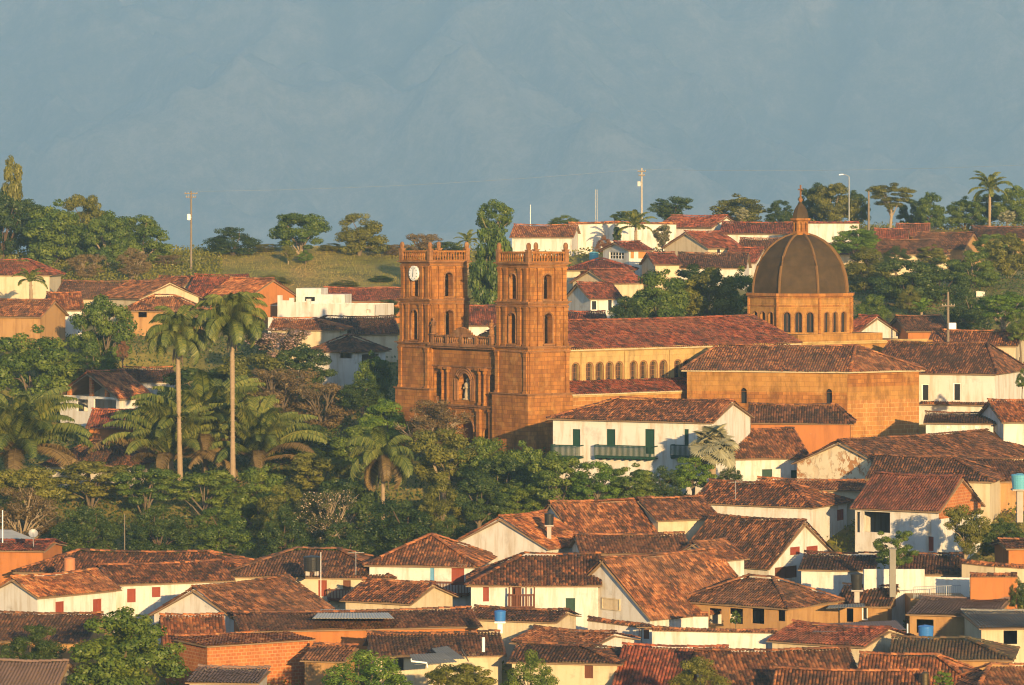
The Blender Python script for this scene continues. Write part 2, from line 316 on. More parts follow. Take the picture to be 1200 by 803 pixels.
# ------------------------------------------------------------------ roofs and walls
def tile_poly(mb, pts, mat=0, cw=0.26, cl=0.46, seed=0, sag=0.11):
    """rows of half-round clay tiles over a convex roof slope; pts[0] -> pts[1] is the eave, seen from outside left to right"""
    pts = [np.array(p, dtype=float) for p in pts]
    u = pts[1]-pts[0]; Lu = np.linalg.norm(u); u /= Lu
    n = np.zeros(3)
    for k in range(len(pts)): n += np.cross(pts[k]-pts[0], pts[(k+1) % len(pts)]-pts[0])
    n /= np.linalg.norm(n)
    if n[2] < 0: n = -n
    v = np.cross(n, u); v /= np.linalg.norm(v)
    q = [((p-pts[0])@u, (p-pts[0])@v) for p in pts]
    um = min(a for a, _ in q); ux = max(a for a, _ in q)
    rg = np.random.default_rng(seed+int(abs(pts[0][0]*13+pts[0][2]*7+pts[0][1]*3)))
    ks, js, v0s, v1s = [], [], [], []
    nk = max(1, int(round((ux-um)/cw))); cw = (ux-um)/nk
    for k in range(nk):
        uc = um+(k+0.5)*cw; vs = []
        for i in range(len(q)):
            a, b = q[i], q[(i+1) % len(q)]
            if (a[0]-uc)*(b[0]-uc) <= 0 and abs(a[0]-b[0]) > 1e-9:
                t = (uc-a[0])/(b[0]-a[0]); vs.append(a[1]+t*(b[1]-a[1]))
        if len(vs) < 2: continue
        lo, hi = min(vs), max(vs)
        if hi-lo < 0.08: continue
        nj = max(1, int(math.ceil((hi-lo)/cl)))
        for j in range(nj):
            a = lo+j*cl
            if hi-a < 0.06: continue
            ks.append(k); js.append(j+int(lo/cl)); v0s.append(a-(0.05 if j else 0.03+0.05*rg.random())); v1s.append(min(a+cl, hi))
    if not ks: return
    ks = np.array(ks); js = np.array(js); v0s = np.array(v0s); v1s = np.array(v1s); N = len(ks)
    prof_u = np.array([-0.5, -0.28, 0.0, 0.28, 0.5]); prof_h = np.array([0.0, 0.062, 0.088, 0.062, 0.0])*cw/0.26
    jit = rg.normal(0, 0.016, N); rot = rg.normal(0, 0.03, N); tiltx = rg.normal(0, 0.012, N)
    V = np.zeros((N, 2, 5, 3))
    for e in (0, 1):
        vv = v0s if e == 0 else v1s; lift = (0.034 if e == 0 else 0.0)+jit
        for a in range(5):
            uu = um+(ks+0.5+prof_u[a]*(1.0 if e == 0 else 0.86))*cw + rot*(0.25 if e == 0 else -0.25)
            hh = prof_h[a]*(1.0 if e == 0 else 0.8)+lift+tiltx*prof_u[a]
            V[:, e, a, :] = pts[0]+uu[:, None]*u+vv[:, None]*v+hh[:, None]*n
    ph = rg.random(4)*6.28
    if sag:
        X = V[..., 0]; Y = V[..., 1]
        V[..., 2] += sag*(0.6*np.sin(0.55*X+0.3*Y+ph[0])*np.sin(0.45*Y+ph[1])+0.4*np.sin(1.3*X+ph[2])*np.sin(0.9*Y-0.4*X+ph[3]))-0.3*sag
    if sag:                                          # old rafters: the ridge hangs between the gables
        sU = ((V-pts[0])@u-um)/(ux-um); vm = max(b for _, b in q); V[..., 2] -= sag*1.6*min(1, Lu/9)*np.sin(np.pi*np.clip(sU, 0, 1))*np.clip(((V-pts[0])@v)/vm, 0, 1)
    base = np.arange(N)[:, None]*10
    F = np.concatenate([base+np.array([a, a+1, 5+a+1, 5+a])[None] for a in range(4)], axis=1).reshape(-1, 4)
    UV = np.zeros((N, 4, 4, 2)); UV[..., 0] = ks[:, None, None]+0.5; UV[..., 1] = js[:, None, None]+0.5
    mb.addnp(V.reshape(-1, 3), F, UV.reshape(-1, 2), mat)

def deck(mb, pts, mat, t0=0.09, t1=0.17):
    """thin board under a slope"""
    pts = [Vector(p) for p in pts]; n = (pts[1]-pts[0]).cross(pts[2]-pts[0]).normalized()
    if n.z < 0: n = -n
    k_ = [t0+(0.20 if i > 1 and t0 > 0.08 else 0) for i in range(len(pts))]; a = [p-n*k for p, k in zip(pts, k_)]; b = [p-n*(k+t1-t0) for p, k in zip(pts, k_)]
    mb.poly(a, mat); mb.poly(b[::-1], mat)
    for i in range(len(pts)):
        j = (i+1) % len(pts); mb.poly([b[i], b[j], a[j], a[i]], mat)

def ridge_cap(mb, a, b, mat=0, r=0.19, seed=1):
    a, b = Vector(a), Vector(b); L = (b-a).length
    if L < 0.3: return
    n = max(1, int(L/0.45)); d = (b-a)/n; rr = random.Random(seed+int(L*100))
    side = d.cross(Vector((0, 0, 1))).normalized(); up = side.cross(d).normalized()
    for k in range(n):
        p0 = a+d*k-d*0.06; p1 = a+d*(k+1); sg = lambda t: Vector((0, 0, -0.15*min(1, L/9)*math.sin(math.pi*t) if abs(d.z) < 0.1*d.length else 0)); p0 = p0+sg(k/n); p1 = p1+sg((k+1)/n); j = rr.uniform(-0.02, 0.025)
        q0 = [p0+side*r*math.cos(t)+up*(r*0.85*math.sin(t)+0.03+j) for t in (0, .8, 1.57, 2.34, 3.14)]
        q1 = [p1+side*r*.85*math.cos(t)+up*(r*0.72*math.sin(t)+0.0+j) for t in (0, .8, 1.57, 2.34, 3.14)]
        uv = [(9000+k+.5, 50.5)]*4
        for i in range(4): mb.poly([q0[i], q0[i+1], q1[i+1], q1[i]], mat, uv)
        mb.poly(q0[::-1], mat, [(9000+k+.5, 50.5)]*5)

def wall_strip(mb, A, B, z0, z1, ops=(), depth=0.22, mat=0, rmat=0, nseg=8):
    """one wall face from A to B (left to right seen from outside) with openings cut through it.
    ops: (s0, s1, za, zb, arched); they must not overlap along s"""
    A, B = Vector((A[0], A[1], 0)), Vector((B[0], B[1], 0)); d = (B-A); L = d.length; d.normalize()
    n = Vector((d.y, -d.x, 0)); s = 0.0
    pt = lambda t, z, k=0.0: Vector((A.x+d.x*t-n.x*k, A.y+d.y*t-n.y*k, z))
    def q(t0, t1, a, b):
        if t1-t0 > 1e-4 and b-a > 1e-4: mb.poly([pt(t0, a), pt(t1, a), pt(t1, b), pt(t0, b)], mat, [(t0, a), (t1, a), (t1, b), (t0, b)])
    for (a, b, za, zb, arch) in sorted(ops):
        a = max(a, s); b = min(b, L)
        if b-a < 0.05: continue
        q(s, a, z0, z1); za = max(za, z0); zb = min(zb, z1-0.02); q(a, b, z0, za)
        if arch:
            r = (b-a)/2; zs = zb-r; c = (a+b)/2
            prof = [(c-r*math.cos(math.pi*k/nseg), zs+r*math.sin(math.pi*k/nseg)) for k in range(nseg+1)]
        else: prof = [(a, zb), (b, zb)]
        for (t0, h0), (t1, h1) in zip(prof[:-1], prof[1:]):
            mb.poly([pt(t0, h0), pt(t1, h1), pt(t1, z1), pt(t0, z1)], mat, [(t0, h0), (t1, h1), (t1, z1), (t0, z1)])
            mb.poly([pt(t0, h0), pt(t0, h0, depth), pt(t1, h1, depth), pt(t1, h1)], rmat)
        zl = prof[0][1]; zr = prof[-1][1]
        mb.poly([pt(a, za), pt(a, za, depth), pt(a, zl, depth), pt(a, zl)], rmat)
        mb.poly([pt(b, za), pt(b, zr), pt(b, zr, depth), pt(b, za, depth)], rmat)
        mb.poly([pt(a, za), pt(b, za), pt(b, za, depth), pt(a, za, depth)], rmat)
        s = b
    q(s, L, z0, z1)

def on_wall(A, d, px, py):
    """distance along the wall line A + s*d and height where a photo pixel meets it"""
    a = (px-600.0)/FPX; s = (a*A.y-A.x)/(d.x-a*d.y); Y = A.y+s*d.y
    return s, (HZ-py)/FPX*Y

def at_px(A, d, px):
    a = (px-600.0)/FPX; return (a*A.y-A.x)/(d.x-a*d.y)

HOUSES = []; CONTROL = []      # ground points the terrain has to pass through: (x, y, z)

def H(label, x0, x1, yE, yR, Y, W, g, roof='gable', wall='white_wall', tile='tile_mixed', h=3.2, ops=(), name='tiled_house', cat='house', oh=0.45, extras=(), inset=None, trim=None, openg=False):
    """gable or hip house: front eave from column x0 to x1, gable end |g| columns wide (right if > 0), rows of eave and ridge"""
    m = Y/FPX; th = -math.asin(max(-0.93, min(0.93, g*m/W)))
    r = Vector((math.cos(th), math.sin(th), 0)); bk = Vector((-math.sin(th), math.cos(th), 0))
    nx = x1 if th < 0 else x0
    C = P(nx, yE, Y); zE = C.z; C.z = 0
    fx = x0 if th < 0 else x1
    L = abs(at_px(C, r, fx))
    A = C-r*L if th < 0 else C.copy()            # front left corner
    B = A+r*L
    near = C+bk*W/2
    zR = (HZ-yR)/FPX*near.y
    if roof == 'shed': zR = (HZ-yR)/FPX*(C+bk*W).y
    hd = dict(label=label, A=A, B=B, r=r, bk=bk, W=W, L=L, zE=zE, zR=zR, roof=roof, wall=wall, tile=tile, h=h, ops=ops,
              name=name, cat=cat, oh=oh, th=th, extras=extras, inset=inset, trim=trim, openg=openg)
    rise = zR-zE; lim = (W if roof == 'shed' else W/2)
    if not 0.12*lim < rise < 0.85*lim: print('ROOF PITCH %.2f  %s' % (rise/lim, label))
    zg = zE-h
    for s in (0, 0.5, 1):
        for t in (0, 0.5, 1):
            p = A+r*L*s+bk*W*t; CONTROL.append((p.x, p.y, zg))
    HOUSES.append(hd); return hd

KINDS = {'green': 'green_wood', 'red': 'red_wood', 'brown': 'brown_wood', 'orange': 'orange_wood', 'blue': 'blue_paint', 'dark': 'glass_dark', 'grid': 'glass_dark', 'panel': 'beige_wall'}
def opening(root, A, d, s0, s1, z0, z1, kind, door, depth=0.13):
    """door or shutter set back in its reveal, with its frame"""
    n = Vector((d.y, -d.x, 0)); pt = lambda s, z, k: Vector((A.x+d.x*s-n.x*k, A.y+d.y*s-n.y*k, z))
    c = pt((s0+s1)/2, (z0+z1)/2, depth+0.03)
    mb = MB(); w2 = (s1-s0)/2; h2 = (z1-z0)/2
    mb.box(c, d*(w2-0.002), n*0.03, (0, 0, h2-0.002))
    if kind in ('green', 'red', 'brown', 'orange'):       # two leaves with rails
        for k in (-1, 1):
            mb.box(c+d*(k*w2*0.48)+n*0.035, d*(w2*0.40), n*0.012, (0, 0, h2*0.88))
    nm = 'door' if door else ('shutter' if kind in ('green', 'red', 'brown', 'orange') else 'window')
    o = mb.build(nm, M[KINDS[kind]], root, origin=c)
    fm = MB(); t = 0.05
    for k in (-1, 1): fm.box(c+d*(k*(w2-t))+n*0.07, d*t, n*0.03, (0, 0, h2-0.004))
    fm.box(c+Vector((0, 0, h2-t))+n*0.072, d*(w2-2*t-0.002), n*0.03, (0, 0, t))
    if not door: fm.box(c+Vector((0, 0, -h2+t))+n*0.072, d*(w2-2*t-0.002), n*0.03, (0, 0, t))
    if kind == 'grid':
        for k in range(1, 5): fm.box(c+d*(w2*(k*0.4-1))+n*0.05, d*0.03, n*0.02, (0, 0, h2-2*t))
        fm.box(c+n*0.048, d*(w2-2*t), n*0.02, (0, 0, 0.03))
    fm.build('frame', M['white_paint'] if kind in ('grid', 'dark') else M[KINDS[kind]], o)

def build_house(hd):
    A, B, r, bk, W, L, zE, zR = (hd[k] for k in ('A', 'B', 'r', 'bk', 'W', 'L', 'zE', 'zR'))
    th, oh, roof = hd['th'], hd['oh'], hd['roof']
    D = A+bk*W; C = B+bk*W
    cen = (A+C)/2; zg = min(ground_z(p.x, p.y) for p in (A, B, C, D, cen))-0.4
    zg = min(zg, zE-2.2)
    root = thing(hd['name'], (cen.x, cen.y, zg), hd['label'], hd['cat'], 'tile-roofed houses of the town')
    hd['root'] = root; hd['zg'] = zg
    faces = {'F': (A, B), 'G': (B, C) if th < 0 else (D, A)}
    fops = {'F': [], 'G': []}; proud = []
    for (f, kind, xa, xb, ya, yb) in hd['ops']:
        p, q_ = faces[f]; d = (q_-p).normalized()
        s0, _ = on_wall(p, d, xa, yb); s1, _ = on_wall(p, d, xb, yb); sm = (s0+s1)/2
        _, zb = on_wall(p, d, (xa+xb)/2, ya); _, za = on_wall(p, d, (xa+xb)/2, yb)
        Lf = (q_-p).length; s0 = max(0.12, s0); s1 = min(Lf-0.12, s1)
        if s1-s0 < 0.25: continue
        zb = min(zb, zE-0.10) if zb < zE+0.6 or f == 'F' else zb
        if zb > zE:  proud.append((f, kind, s0, s1, za, zb)); continue
        if any(not (s1 < o[0]-0.02 or s0 > o[1]+0.02) for o in fops[f]): proud.append((f, kind, s0, s1, za, zb)); continue
        fops[f].append((s0, s1, za, zb, False, kind, zb-za > 1.55*(s1-s0) and zb-za > 1.5))
    mb = MB(); wm = M[hd['wall']]
    order = [('F', A, B), ('R', B, C), ('K', C, D), ('L', D, A)]
    gname = 'R' if th < 0 else 'L'
    for nm, p, q_ in order:
        key = 'F' if nm == 'F' else ('G' if nm == gname else None)
        wall_strip(mb, p, q_, zg, zE, [o[:5] for o in fops[key]] if key else (), 0.2)
    mA, mB_ = (A+D)/2, (B+C)/2
    ins = hd['inset'] if hd['inset'] is not None else min(W/2, L/2-0.2)
    hl = ins if roof in ('hip', 'hipL') else 0.0; hr = ins if roof in ('hip', 'hipR') else 0.0
    V3 = lambda p, z: Vector((p.x, p.y, z))
    ge = (r if gname == 'R' else -r)
    if roof == 'shed':
        mb.poly([V3(C, zE), V3(D, zE), V3(D, zR), V3(C, zR)])
        mb.poly([V3(B, zE), V3(C, zE), V3(C, zR)]); mb.poly([V3(D, zE), V3(A, zE), V3(D, zR)])
    else:
        if not hl and not (hd['openg'] and gname == 'L'): mb.poly([V3(D, zE), V3(A, zE), V3(mA, zR)])
        if not hr and not (hd['openg'] and gname == 'R'): mb.poly([V3(B, zE), V3(C, zE), V3(mB_, zR)])
    wo = mb.build('wall', wm, root)
    # roof
    rb = MB(); lift = 0.10
    if roof == 'shed':
        sl = (zR-zE)/W; e0 = A-r*oh*0.6-bk*oh; e1 = B+r*oh*0.6-bk*oh; t1 = C+r*oh*0.6+bk*0.15; t0 = D-r*oh*0.6+bk*0.15
        pts = [V3(e0, zE-sl*oh+lift), V3(e1, zE-sl*oh+lift), V3(t1, zR+sl*0.15+lift), V3(t0, zR+sl*0.15+lift)]
        tile_poly(rb, pts); deck(rb, pts, 1); ridge_cap(rb, pts[3], pts[2])
    else:
        sl = (zR-zE)/(W/2); vo = 0.35
        lo = oh if hl else vo; ro = oh if hr else vo
        zo = zE-sl*oh+lift
        e = [V3(A-r*lo-bk*oh, zo), V3(B+r*ro-bk*oh, zo), V3(C+r*ro+bk*oh, zo), V3(D-r*lo+bk*oh, zo)]
        R0 = V3(mA+r*hl if hl else mA-r*vo, zR+lift); R1 = V3(mB_-r*hr if hr else mB_+r*vo, zR+lift)
        for pts in ([e[0], e[1], R1, R0], [e[2], e[3], R0, R1]):
            tile_poly(rb, pts); deck(rb, pts, 1)
        if hl: tile_poly(rb, [e[3], e[0], R0]); deck(rb, [e[3], e[0], R0], 1); ridge_cap(rb, e[0], R0); ridge_cap(rb, e[3], R0)
        if hr: tile_poly(rb, [e[1], e[2], R1]); deck(rb, [e[1], e[2], R1], 1); ridge_cap(rb, e[1], R1); ridge_cap(rb, e[2], R1)
        ridge_cap(rb, R0, R1)
    hd['e'] = None
    rb.build('roof', [M[hd['tile']], M['soffit']], root)
    for f in 'FG':
        p, q_ = faces[f]; d = (q_-p).normalized()
        for (s0, s1, za, zb, _, kind, door) in fops[f]:
            if kind == 'void': continue
            opening(root, p, d, s0, s1, za, zb, kind, door)
        for (f2, kind, s0, s1, za, zb) in proud:
            if f2 == f: opening(root, p, d, s0, s1, za, zb, 'dark' if kind == 'void' else kind, zb-za > 1.7, -0.04)
    for ex in hd['extras']: ex(hd, root, faces)
    return root

def ledge(xa, xb, py):
    """narrow tiled ledge along the front wall"""
    def f(hd, root, faces):
        p, q_ = faces['F']; d = (q_-p).normalized(); n = Vector((d.y, -d.x, 0)); s0, z = on_wall(p, d, xa, py); s1, _ = on_wall(p, d, xb, py)
        a, b = p+d*s0, p+d*s1; mb = MB(); Z = lambda v, k, h: Vector((v.x, v.y, z+h))+n*k
        pts = [Z(a, 0.6, -0.12), Z(b, 0.6, -0.12), Z(b, 0.003, 0.14), Z(a, 0.003, 0.14)]; tile_poly(mb, pts, 0, 0.26, 0.4, 0, 0); deck(mb, pts, 1, 0.02, 0.09); mb.build('ledge', [M['tile_mixed'], M['soffit']], root)
    return f
def posts(*pxs):
    """brick posts carrying the roof over an open gable"""
    def f(hd, root, faces):
        p, q_ = faces['G']; d = (q_-p).normalized(); L = (q_-p).length
        for px in pxs:
            s, _ = on_wall(p, d, px, 400); c = p+d*s-Vector((d.y, -d.x, 0))*0.2; zt = hd['zE']+(hd['zR']-hd['zE'])*(1-abs(s-L/2)/(L/2))
            mb = MB(); mb.box((c.x, c.y, (hd['zE']+zt)/2), d*0.22, Vector((d.y, -d.x, 0))*0.18, (0, 0, (zt-hd['zE'])/2)); mb.build('post', M['brick'], root)
    return f
def balcony(xa, xb, yt, yb, mat, posts=False, out=0.9):
    """wooden balcony hung on the front wall: floor, rail, balusters"""
    def f(hd, root, faces):
        p, q_ = faces['F']; d = (q_-p).normalized(); n = Vector((d.y, -d.x, 0))
        s0, zb = on_wall(p, d, xa, yb); s1, _ = on_wall(p, d, xb, yb); _, zt = on_wall(p, d, xa, yt)
        c = p+d*(s0+s1)/2; w2 = (s1-s0)/2; mb = MB()
        mb.box(Vector((c.x, c.y, zb+0.07))+n*(out/2+0.01), d*w2, n*out/2, (0, 0, 0.07))
        k = s0+0.1
        while k < s1-0.3:                         # joists under the floor
            q = p+d*k; mb.box(Vector((q.x, q.y, zb-0.06))+n*(out/2), d*0.06, n*(out/2-0.05), (0, 0, 0.058)); k += 0.8
        o = mb.build('balcony', mat, root)
        rl = MB()
        for zz, t in ((zt, 0.05), (zb+0.22, 0.035)):
            rl.box(Vector((c.x, c.y, zz))+n*(out-0.05), d*w2, n*0.04, (0, 0, t))
            for s in (s0+0.04, s1-0.04):
                q = p+d*s; rl.box(Vector((q.x, q.y, zz))+n*(out/2-0.06), d*0.04, n*(out/2-0.05), (0, 0, t-0.004))
        k = s0
        while k <= s1+0.01:
            q = p+d*min(k, s1-0.03); rl.box(Vector((q.x, q.y, (zt+zb)/2+0.07))+n*(out-0.05), d*0.03, n*0.025, (0, 0, (zt-zb)/2-0.08)); k += 0.13
        if posts:
            for s in np.linspace(s0+0.06, s1-0.06, 4):
                q = p+d*s; rl.box(Vector((q.x, q.y, (zb+hd['zE']-0.25)/2))+n*(out-0.05), d*0.06, n*0.055, (0, 0, (hd['zE']-0.25-zb)/2))
        rl.build('railing', mat, o)
    return f
# ------------------------------------------------------------------ the houses, nearest rows first (columns and rows of the 1200 px photo, depth in metres)
BAL = balcony
# --- front row, bottom of the picture
H('long weathered tile roof at the bottom edge behind the yellow-green bush', 836, 1012, 816, 763, 291, 12, -26, 'gable', 'cream_wall', 'tile_mixed', 3.4)
H('hipped orange-brown roof at the bottom right, left of the corner roof', 1004, 1170, 826, 770, 288, 13, 36, 'hipR', 'cream_wall', 'tile_orange', 3.4)
H('wide roof with a lighter ridge at the bottom edge right of the yellow-green bush', 905, 1075, 842, 787, 283, 12, 30, 'gable', 'cream_wall', 'tile_mixed', 3.4)
H('hip-ended roof in the bottom right corner below the mossy roof', 1130, 1260, 838, 782, 283.5, 12, -40, 'hipL', 'cream_wall', 'tile_mixed', 3.4)
H('house with a bright red tile roof at the bottom edge, beside the yellow-green bush', 722, 838, 806, 759, 296, 10, 30, 'gable', 'cream_wall', 'tile_red', 3.2)
H('low house with a grey mossy roof behind the bottom right roofs', 1046, 1182, 772, 750, 303, 7, 18, 'hipR', 'ochre_wall', 'tile_moss', 3.0)
H('red-roofed house with an orange gable edged in white, in front of the blue tank', 905, 1012, 757, 737, 308, 8, 65, 'gable', 'cream_wall', 'tile_red', 3.0)
H('cream house with a brown door and dark hipped roof beside the ball-shaped bush', 600, 723, 777, 757, 299, 7.5, 22, 'hipR', 'cream_wall', 'tile_dark', 3.2,
  [('F', 'brown', 685, 695, 780, 795)])
H('house with a plain white front gable under a shallow tile roof, bottom centre', 604, 692, 758, 742, 310, 7, 54, 'gable', 'white_wall', 'tile_mixed', 3.0)
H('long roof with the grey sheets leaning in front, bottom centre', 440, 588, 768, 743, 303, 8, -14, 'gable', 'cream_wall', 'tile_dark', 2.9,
  [('F', 'void', 448, 459, 770, 785), ('F', 'void', 463, 473, 770, 786)])
H('low house with a very long orange-brown roof, bottom left of centre', 286, 560, 739, 719, 313, 9, -26, 'gable', 'orange_wall', 'tile_mixed', 4.3)
H('orange brick house at the bottom left with a tile-capped wall', 243, 363, 757, 747, 305, 5, -40, 'shed', 'brick', 'tile_orange', 4.2)
H('rusty sheet-roofed lean-to at the bottom edge below the brick wall', 222, 300, 800, 784, 294, 5, 8, 'shed', 'grey_wall', 'sheet_rust', 2.4, name='shed', cat='shed')
H('dark shed roof in the bottom left corner', -20, 62, 806, 776, 290, 7, 16, 'gable', 'grey_wall', 'sheet_rust', 2.6, name='shed', cat='shed')
H('small brown awning roof against the orange brick wall', 357, 402, 774, 758, 304, 3, 12, 'shed', 'ochre_wall', 'tile_mixed', 3.0)
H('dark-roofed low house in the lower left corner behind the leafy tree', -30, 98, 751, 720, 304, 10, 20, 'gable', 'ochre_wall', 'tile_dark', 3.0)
H('orange tile roof tucked below the white gable, right of the leafy tree', 196, 262, 757, 722, 310, 8, -18, 'gable', 'orange_wall', 'tile_orange', 3.0)
H('narrow house with a little tile roof below the brown balcony', 548, 650, 728, 716, 317, 5, 26, 'gable', 'cream_wall', 'tile_dark', 2.8)
# --- second row
H('white house with red shutters and an orange roof at the left edge', 44, 136, 698, 677, 322, 5.6, -60, 'gable', 'white_wall', 'tile_orange', 3.3,
  [('F', 'red', 65, 75, 705, 721), ('F', 'red', 109, 119, 702, 722)])
H('house with a broad white side gable under open brown rafters, left of centre', 278, 385, 726, 689, 319, 8.8, -104, 'gable', 'white_wall', 'tile_dark', 3.0)
H('house with a dark tile roof and cream boarded gable, left of the veranda house', 405, 481, 706, 684, 326, 7, 48, 'gable', 'cream_wall', 'tile_mixed', 3.0)
H('white house with two red doors and a roof joining the long roof at left', 134, 270, 684, 663, 331, 7, -40, 'gable', 'white_wall', 'tile_mixed', 3.3,
  [('F', 'red', 149, 159, 690, 706), ('F', 'red', 178, 188, 688, 700)])
H('long hipped house behind the white houses on the left', 22, 292, 672, 648, 343, 9, 14, 'hip', 'white_wall', 'tile_mixed', 3.2)
H('hip-roofed house with the big black water tank on its roof', 262, 458, 676, 645, 340, 10, 18, 'hip', 'cream_wall', 'tile_dark', 3.3,
  [('F', 'red', 373, 383, 680, 699), ('F', 'brown', 402, 411, 680, 691)], inset=5.6, extras=[BAL(386, 411, 690, 703, M['brown_wood'])])
H('white house with blue-white veranda posts and a red double door, centre', 433, 556, 662, 628, 339, 9.5, 20, 'hip', 'white_wall', 'tile_mixed', 5.0,
  [('F', 'red', 529, 544, 666, 686), ('F', 'blue', 504, 509, 664, 686)], inset=4.6, extras=[BAL(508, 551, 681, 697, M['brown_wood'])])
H('large white house with a green shutter and a brown wooden balcony', 552, 701, 684, 650, 330, 9, 0.5, 'hipL', 'white_wall', 'tile_mixed', 5.2,
  [('F', 'green', 663, 674, 701, 722), ('F', 'brown', 600, 611, 685, 712), ('F', 'red', 566, 573, 685, 705)], extras=[BAL(596, 627, 696, 713, M['brown_wood'], True)])
H('house with a huge orange roof and a shaded loft opening under its sloping eave', 762, 890, 722, 655, 326, 11, -106, 'gable', 'white_wall', 'tile_mixed', 2.8,
  [('G', 'panel', 706, 727, 701, 715)])
H('ochre veranda house with brown pillars and plants between them', 800, 922, 711, 681, 325, 8, 68, 'hip', 'ochre_wall', 'tile_dark', 3.0,
  [('F', 'void', 807, 821, 713, 732), ('F', 'void', 830.5, 845.5, 713, 731), ('F', 'void', 854.5, 870.5, 713, 731), ('F', 'void', 880.5, 895.5, 713, 731), ('F', 'void', 911, 920, 714, 728)])
H('shabby ochre outbuilding behind the black tank on a post, right', 984, 1040, 709, 688, 331, 6, 24, 'gable', 'ochre_wall', 'tile_dark', 3.0,
  [('F', 'void', 992, 1000, 713, 729), ('F', 'dark', 1010, 1017, 711, 727), ('G', 'void', 1045, 1060, 709, 727)])
H('rust-roofed open shed with cream end wall beside the orange wall', 1066, 1164, 722, 703, 320, 8, 30, 'shed', 'ochre_wall', 'sheet_rust', 2.6,
  [('F', 'void', 1074, 1094, 726, 742)], name='shed', cat='shed')
H('grey sheet-roofed shed at the right edge with a dark open front', 1150, 1240, 736, 717, 313, 7, -8, 'shed', 'cream_wall', 'sheet_grey', 2.6,
  [('F', 'void', 1176, 1192, 739, 755)], name='shed', cat='shed')
# --- third row
H('house with a white front gable and two small red windows', 796, 901, 663, 611, 345, 10, 88, 'gable', 'white_wall', 'tile_dark', 4.2,
  [('G', 'red', 926, 936, 641, 650), ('G', 'red', 945, 957, 640, 650), ('G', 'brown', 908, 934, 664, 678)])
H('lean-to with a patched dark roof against the white gabled house', 939, 1022, 668, 650, 340, 5, 12, 'shed', 'white_wall', 'tile_dark', 2.9)
H('broken brown roof behind the white garden wall', 1046, 1124, 672, 650, 345, 8, 16, 'gable', 'cream_wall', 'tile_dark', 2.6)
H('long low house with a shaded gallery and a steel pot, centre right', 684, 806, 648, 627, 340, 7, -12, 'gable', 'white_wall', 'tile_mixed', 2.8,
  [('F', 'void', 692, 711, 650, 660), ('F', 'void', 715, 741, 650, 660), ('F', 'red', 758, 764, 649, 659)])
H('house with a wide white left gable below the black tank on a post', 641, 690, 641, 606, 345, 9.6, -106, 'gable', 'white_wall', 'tile_orange', 3.4)
H('house with a broad sagging orange roof right of the black tank on a post', 674, 790, 627, 589, 352, 8, -52, 'gable', 'white_wall', 'tile_mixed', 3.2)
H('small house with a cream wall and short roof wedged between two long roofs', 771, 840, 608, 585, 356, 7, -38, 'gable', 'cream_wall', 'tile_mixed', 3.0)
H('small white gable with a tile verge beside the orange roof', 838, 872, 655, 636, 338, 5, -46, 'gable', 'white_wall', 'tile_mixed', 2.8)
H('long white house with one small red-brown window near its right corner', 814, 951, 593, 569, 360, 8, 49, 'hipR', 'white_wall', 'tile_mixed', 3.0,
  [('G', 'red', 981, 989, 597, 610)])
H('house with an orange brick gable and dark flat-tile roof', 1002, 1100, 597, 559, 353, 8.5, 60, 'gable', 'white_wall', 'tile_flat', 4.4,
  [('F', 'void', 1012, 1043, 600, 624), ('F', 'void', 1003.5, 1008, 600, 624), ('F', 'red', 1088, 1094, 629, 646)], extras=['BRICKGABLE'])
H('low roof with a bright hip line behind the brick-gabled house', 1018, 1160, 563, 537, 366, 9, 34, 'hipR', 'cream_wall', 'tile_dark', 3.0)
H('dark-roofed house at the right edge behind the pale blue tank', 1150, 1260, 563, 538, 371, 9, -12, 'gable', 'ochre_wall', 'tile_dark', 3.0)
H('dark roof strip above the long white house', 884, 1010, 574, 564, 367, 5, 20, 'gable', 'cream_wall', 'tile_orange', 2.6)
H('little pinkish hut with a dark roof at the right edge', 1182, 1230, 642, 633, 340, 4, -10, 'gable', 'orange_wall', 'tile_dark', 2.4, name='hut', cat='hut')
# --- round the church
H('white two-storey house with green doors and a long green balcony', 648, 834, 494, 470, 380, 10, 52, 'hipL', 'white_wall', 'tile_mixed', 5.6,
  [('F', 'green', 671, 680, 503, 523), ('F', 'green', 711, 721, 503, 523), ('F', 'green', 756, 767, 503, 532), ('F', 'green', 802, 807, 503, 522)],
  extras=[BAL(701, 771, 521, 536, M['green_wood']), BAL(650, 684, 521, 536, M['green_wood']), BAL(790, 812, 521, 536, M['green_wood'])])
H('low outbuilding with an orange wall under the chapel', 880, 996, 494, 475, 398, 5, 6, 'hipR', 'orange_wall', 'tile_dark', 2.6, inset=1.5)
H('white house in blue shade with dark green doors, beside the silver palm', 862, 946, 536, 504, 384, 10, -30, 'gable', 'white_wall', 'tile_mixed', 3.3,
  [('F', 'green', 893, 905, 550, 568), ('F', 'green', 927, 940, 551, 568)])
H('house with a peeling gable showing brown patches', 1037, 1240, 547, 517, 374, 10.5, -97, 'gable', 'peeling_wall', 'tile_dark', 3.4)
H('white hip-roofed house with dark windows and downpipes right of the chapel', 1024, 1166, 437, 403, 420, 12.5, 52, 'hipR', 'white_wall', 'tile_dark', 5.0,
  [('F', 'dark', 1080, 1089, 450, 469), ('F', 'dark', 1117, 1126, 449, 469)], inset=2.6, extras=[ledge(1079, 1165, 472)])
H('low white lean-to with a dark roof in front of the hip-roofed house', 1085, 1164, 496, 485, 396, 5, 8, 'shed', 'white_wall', 'tile_dark', 2.4,
  [('F', 'dark', 1110, 1114, 499, 502), ('F', 'dark', 1127, 1131, 499, 502), ('F', 'dark', 1143, 1147, 499, 502)])
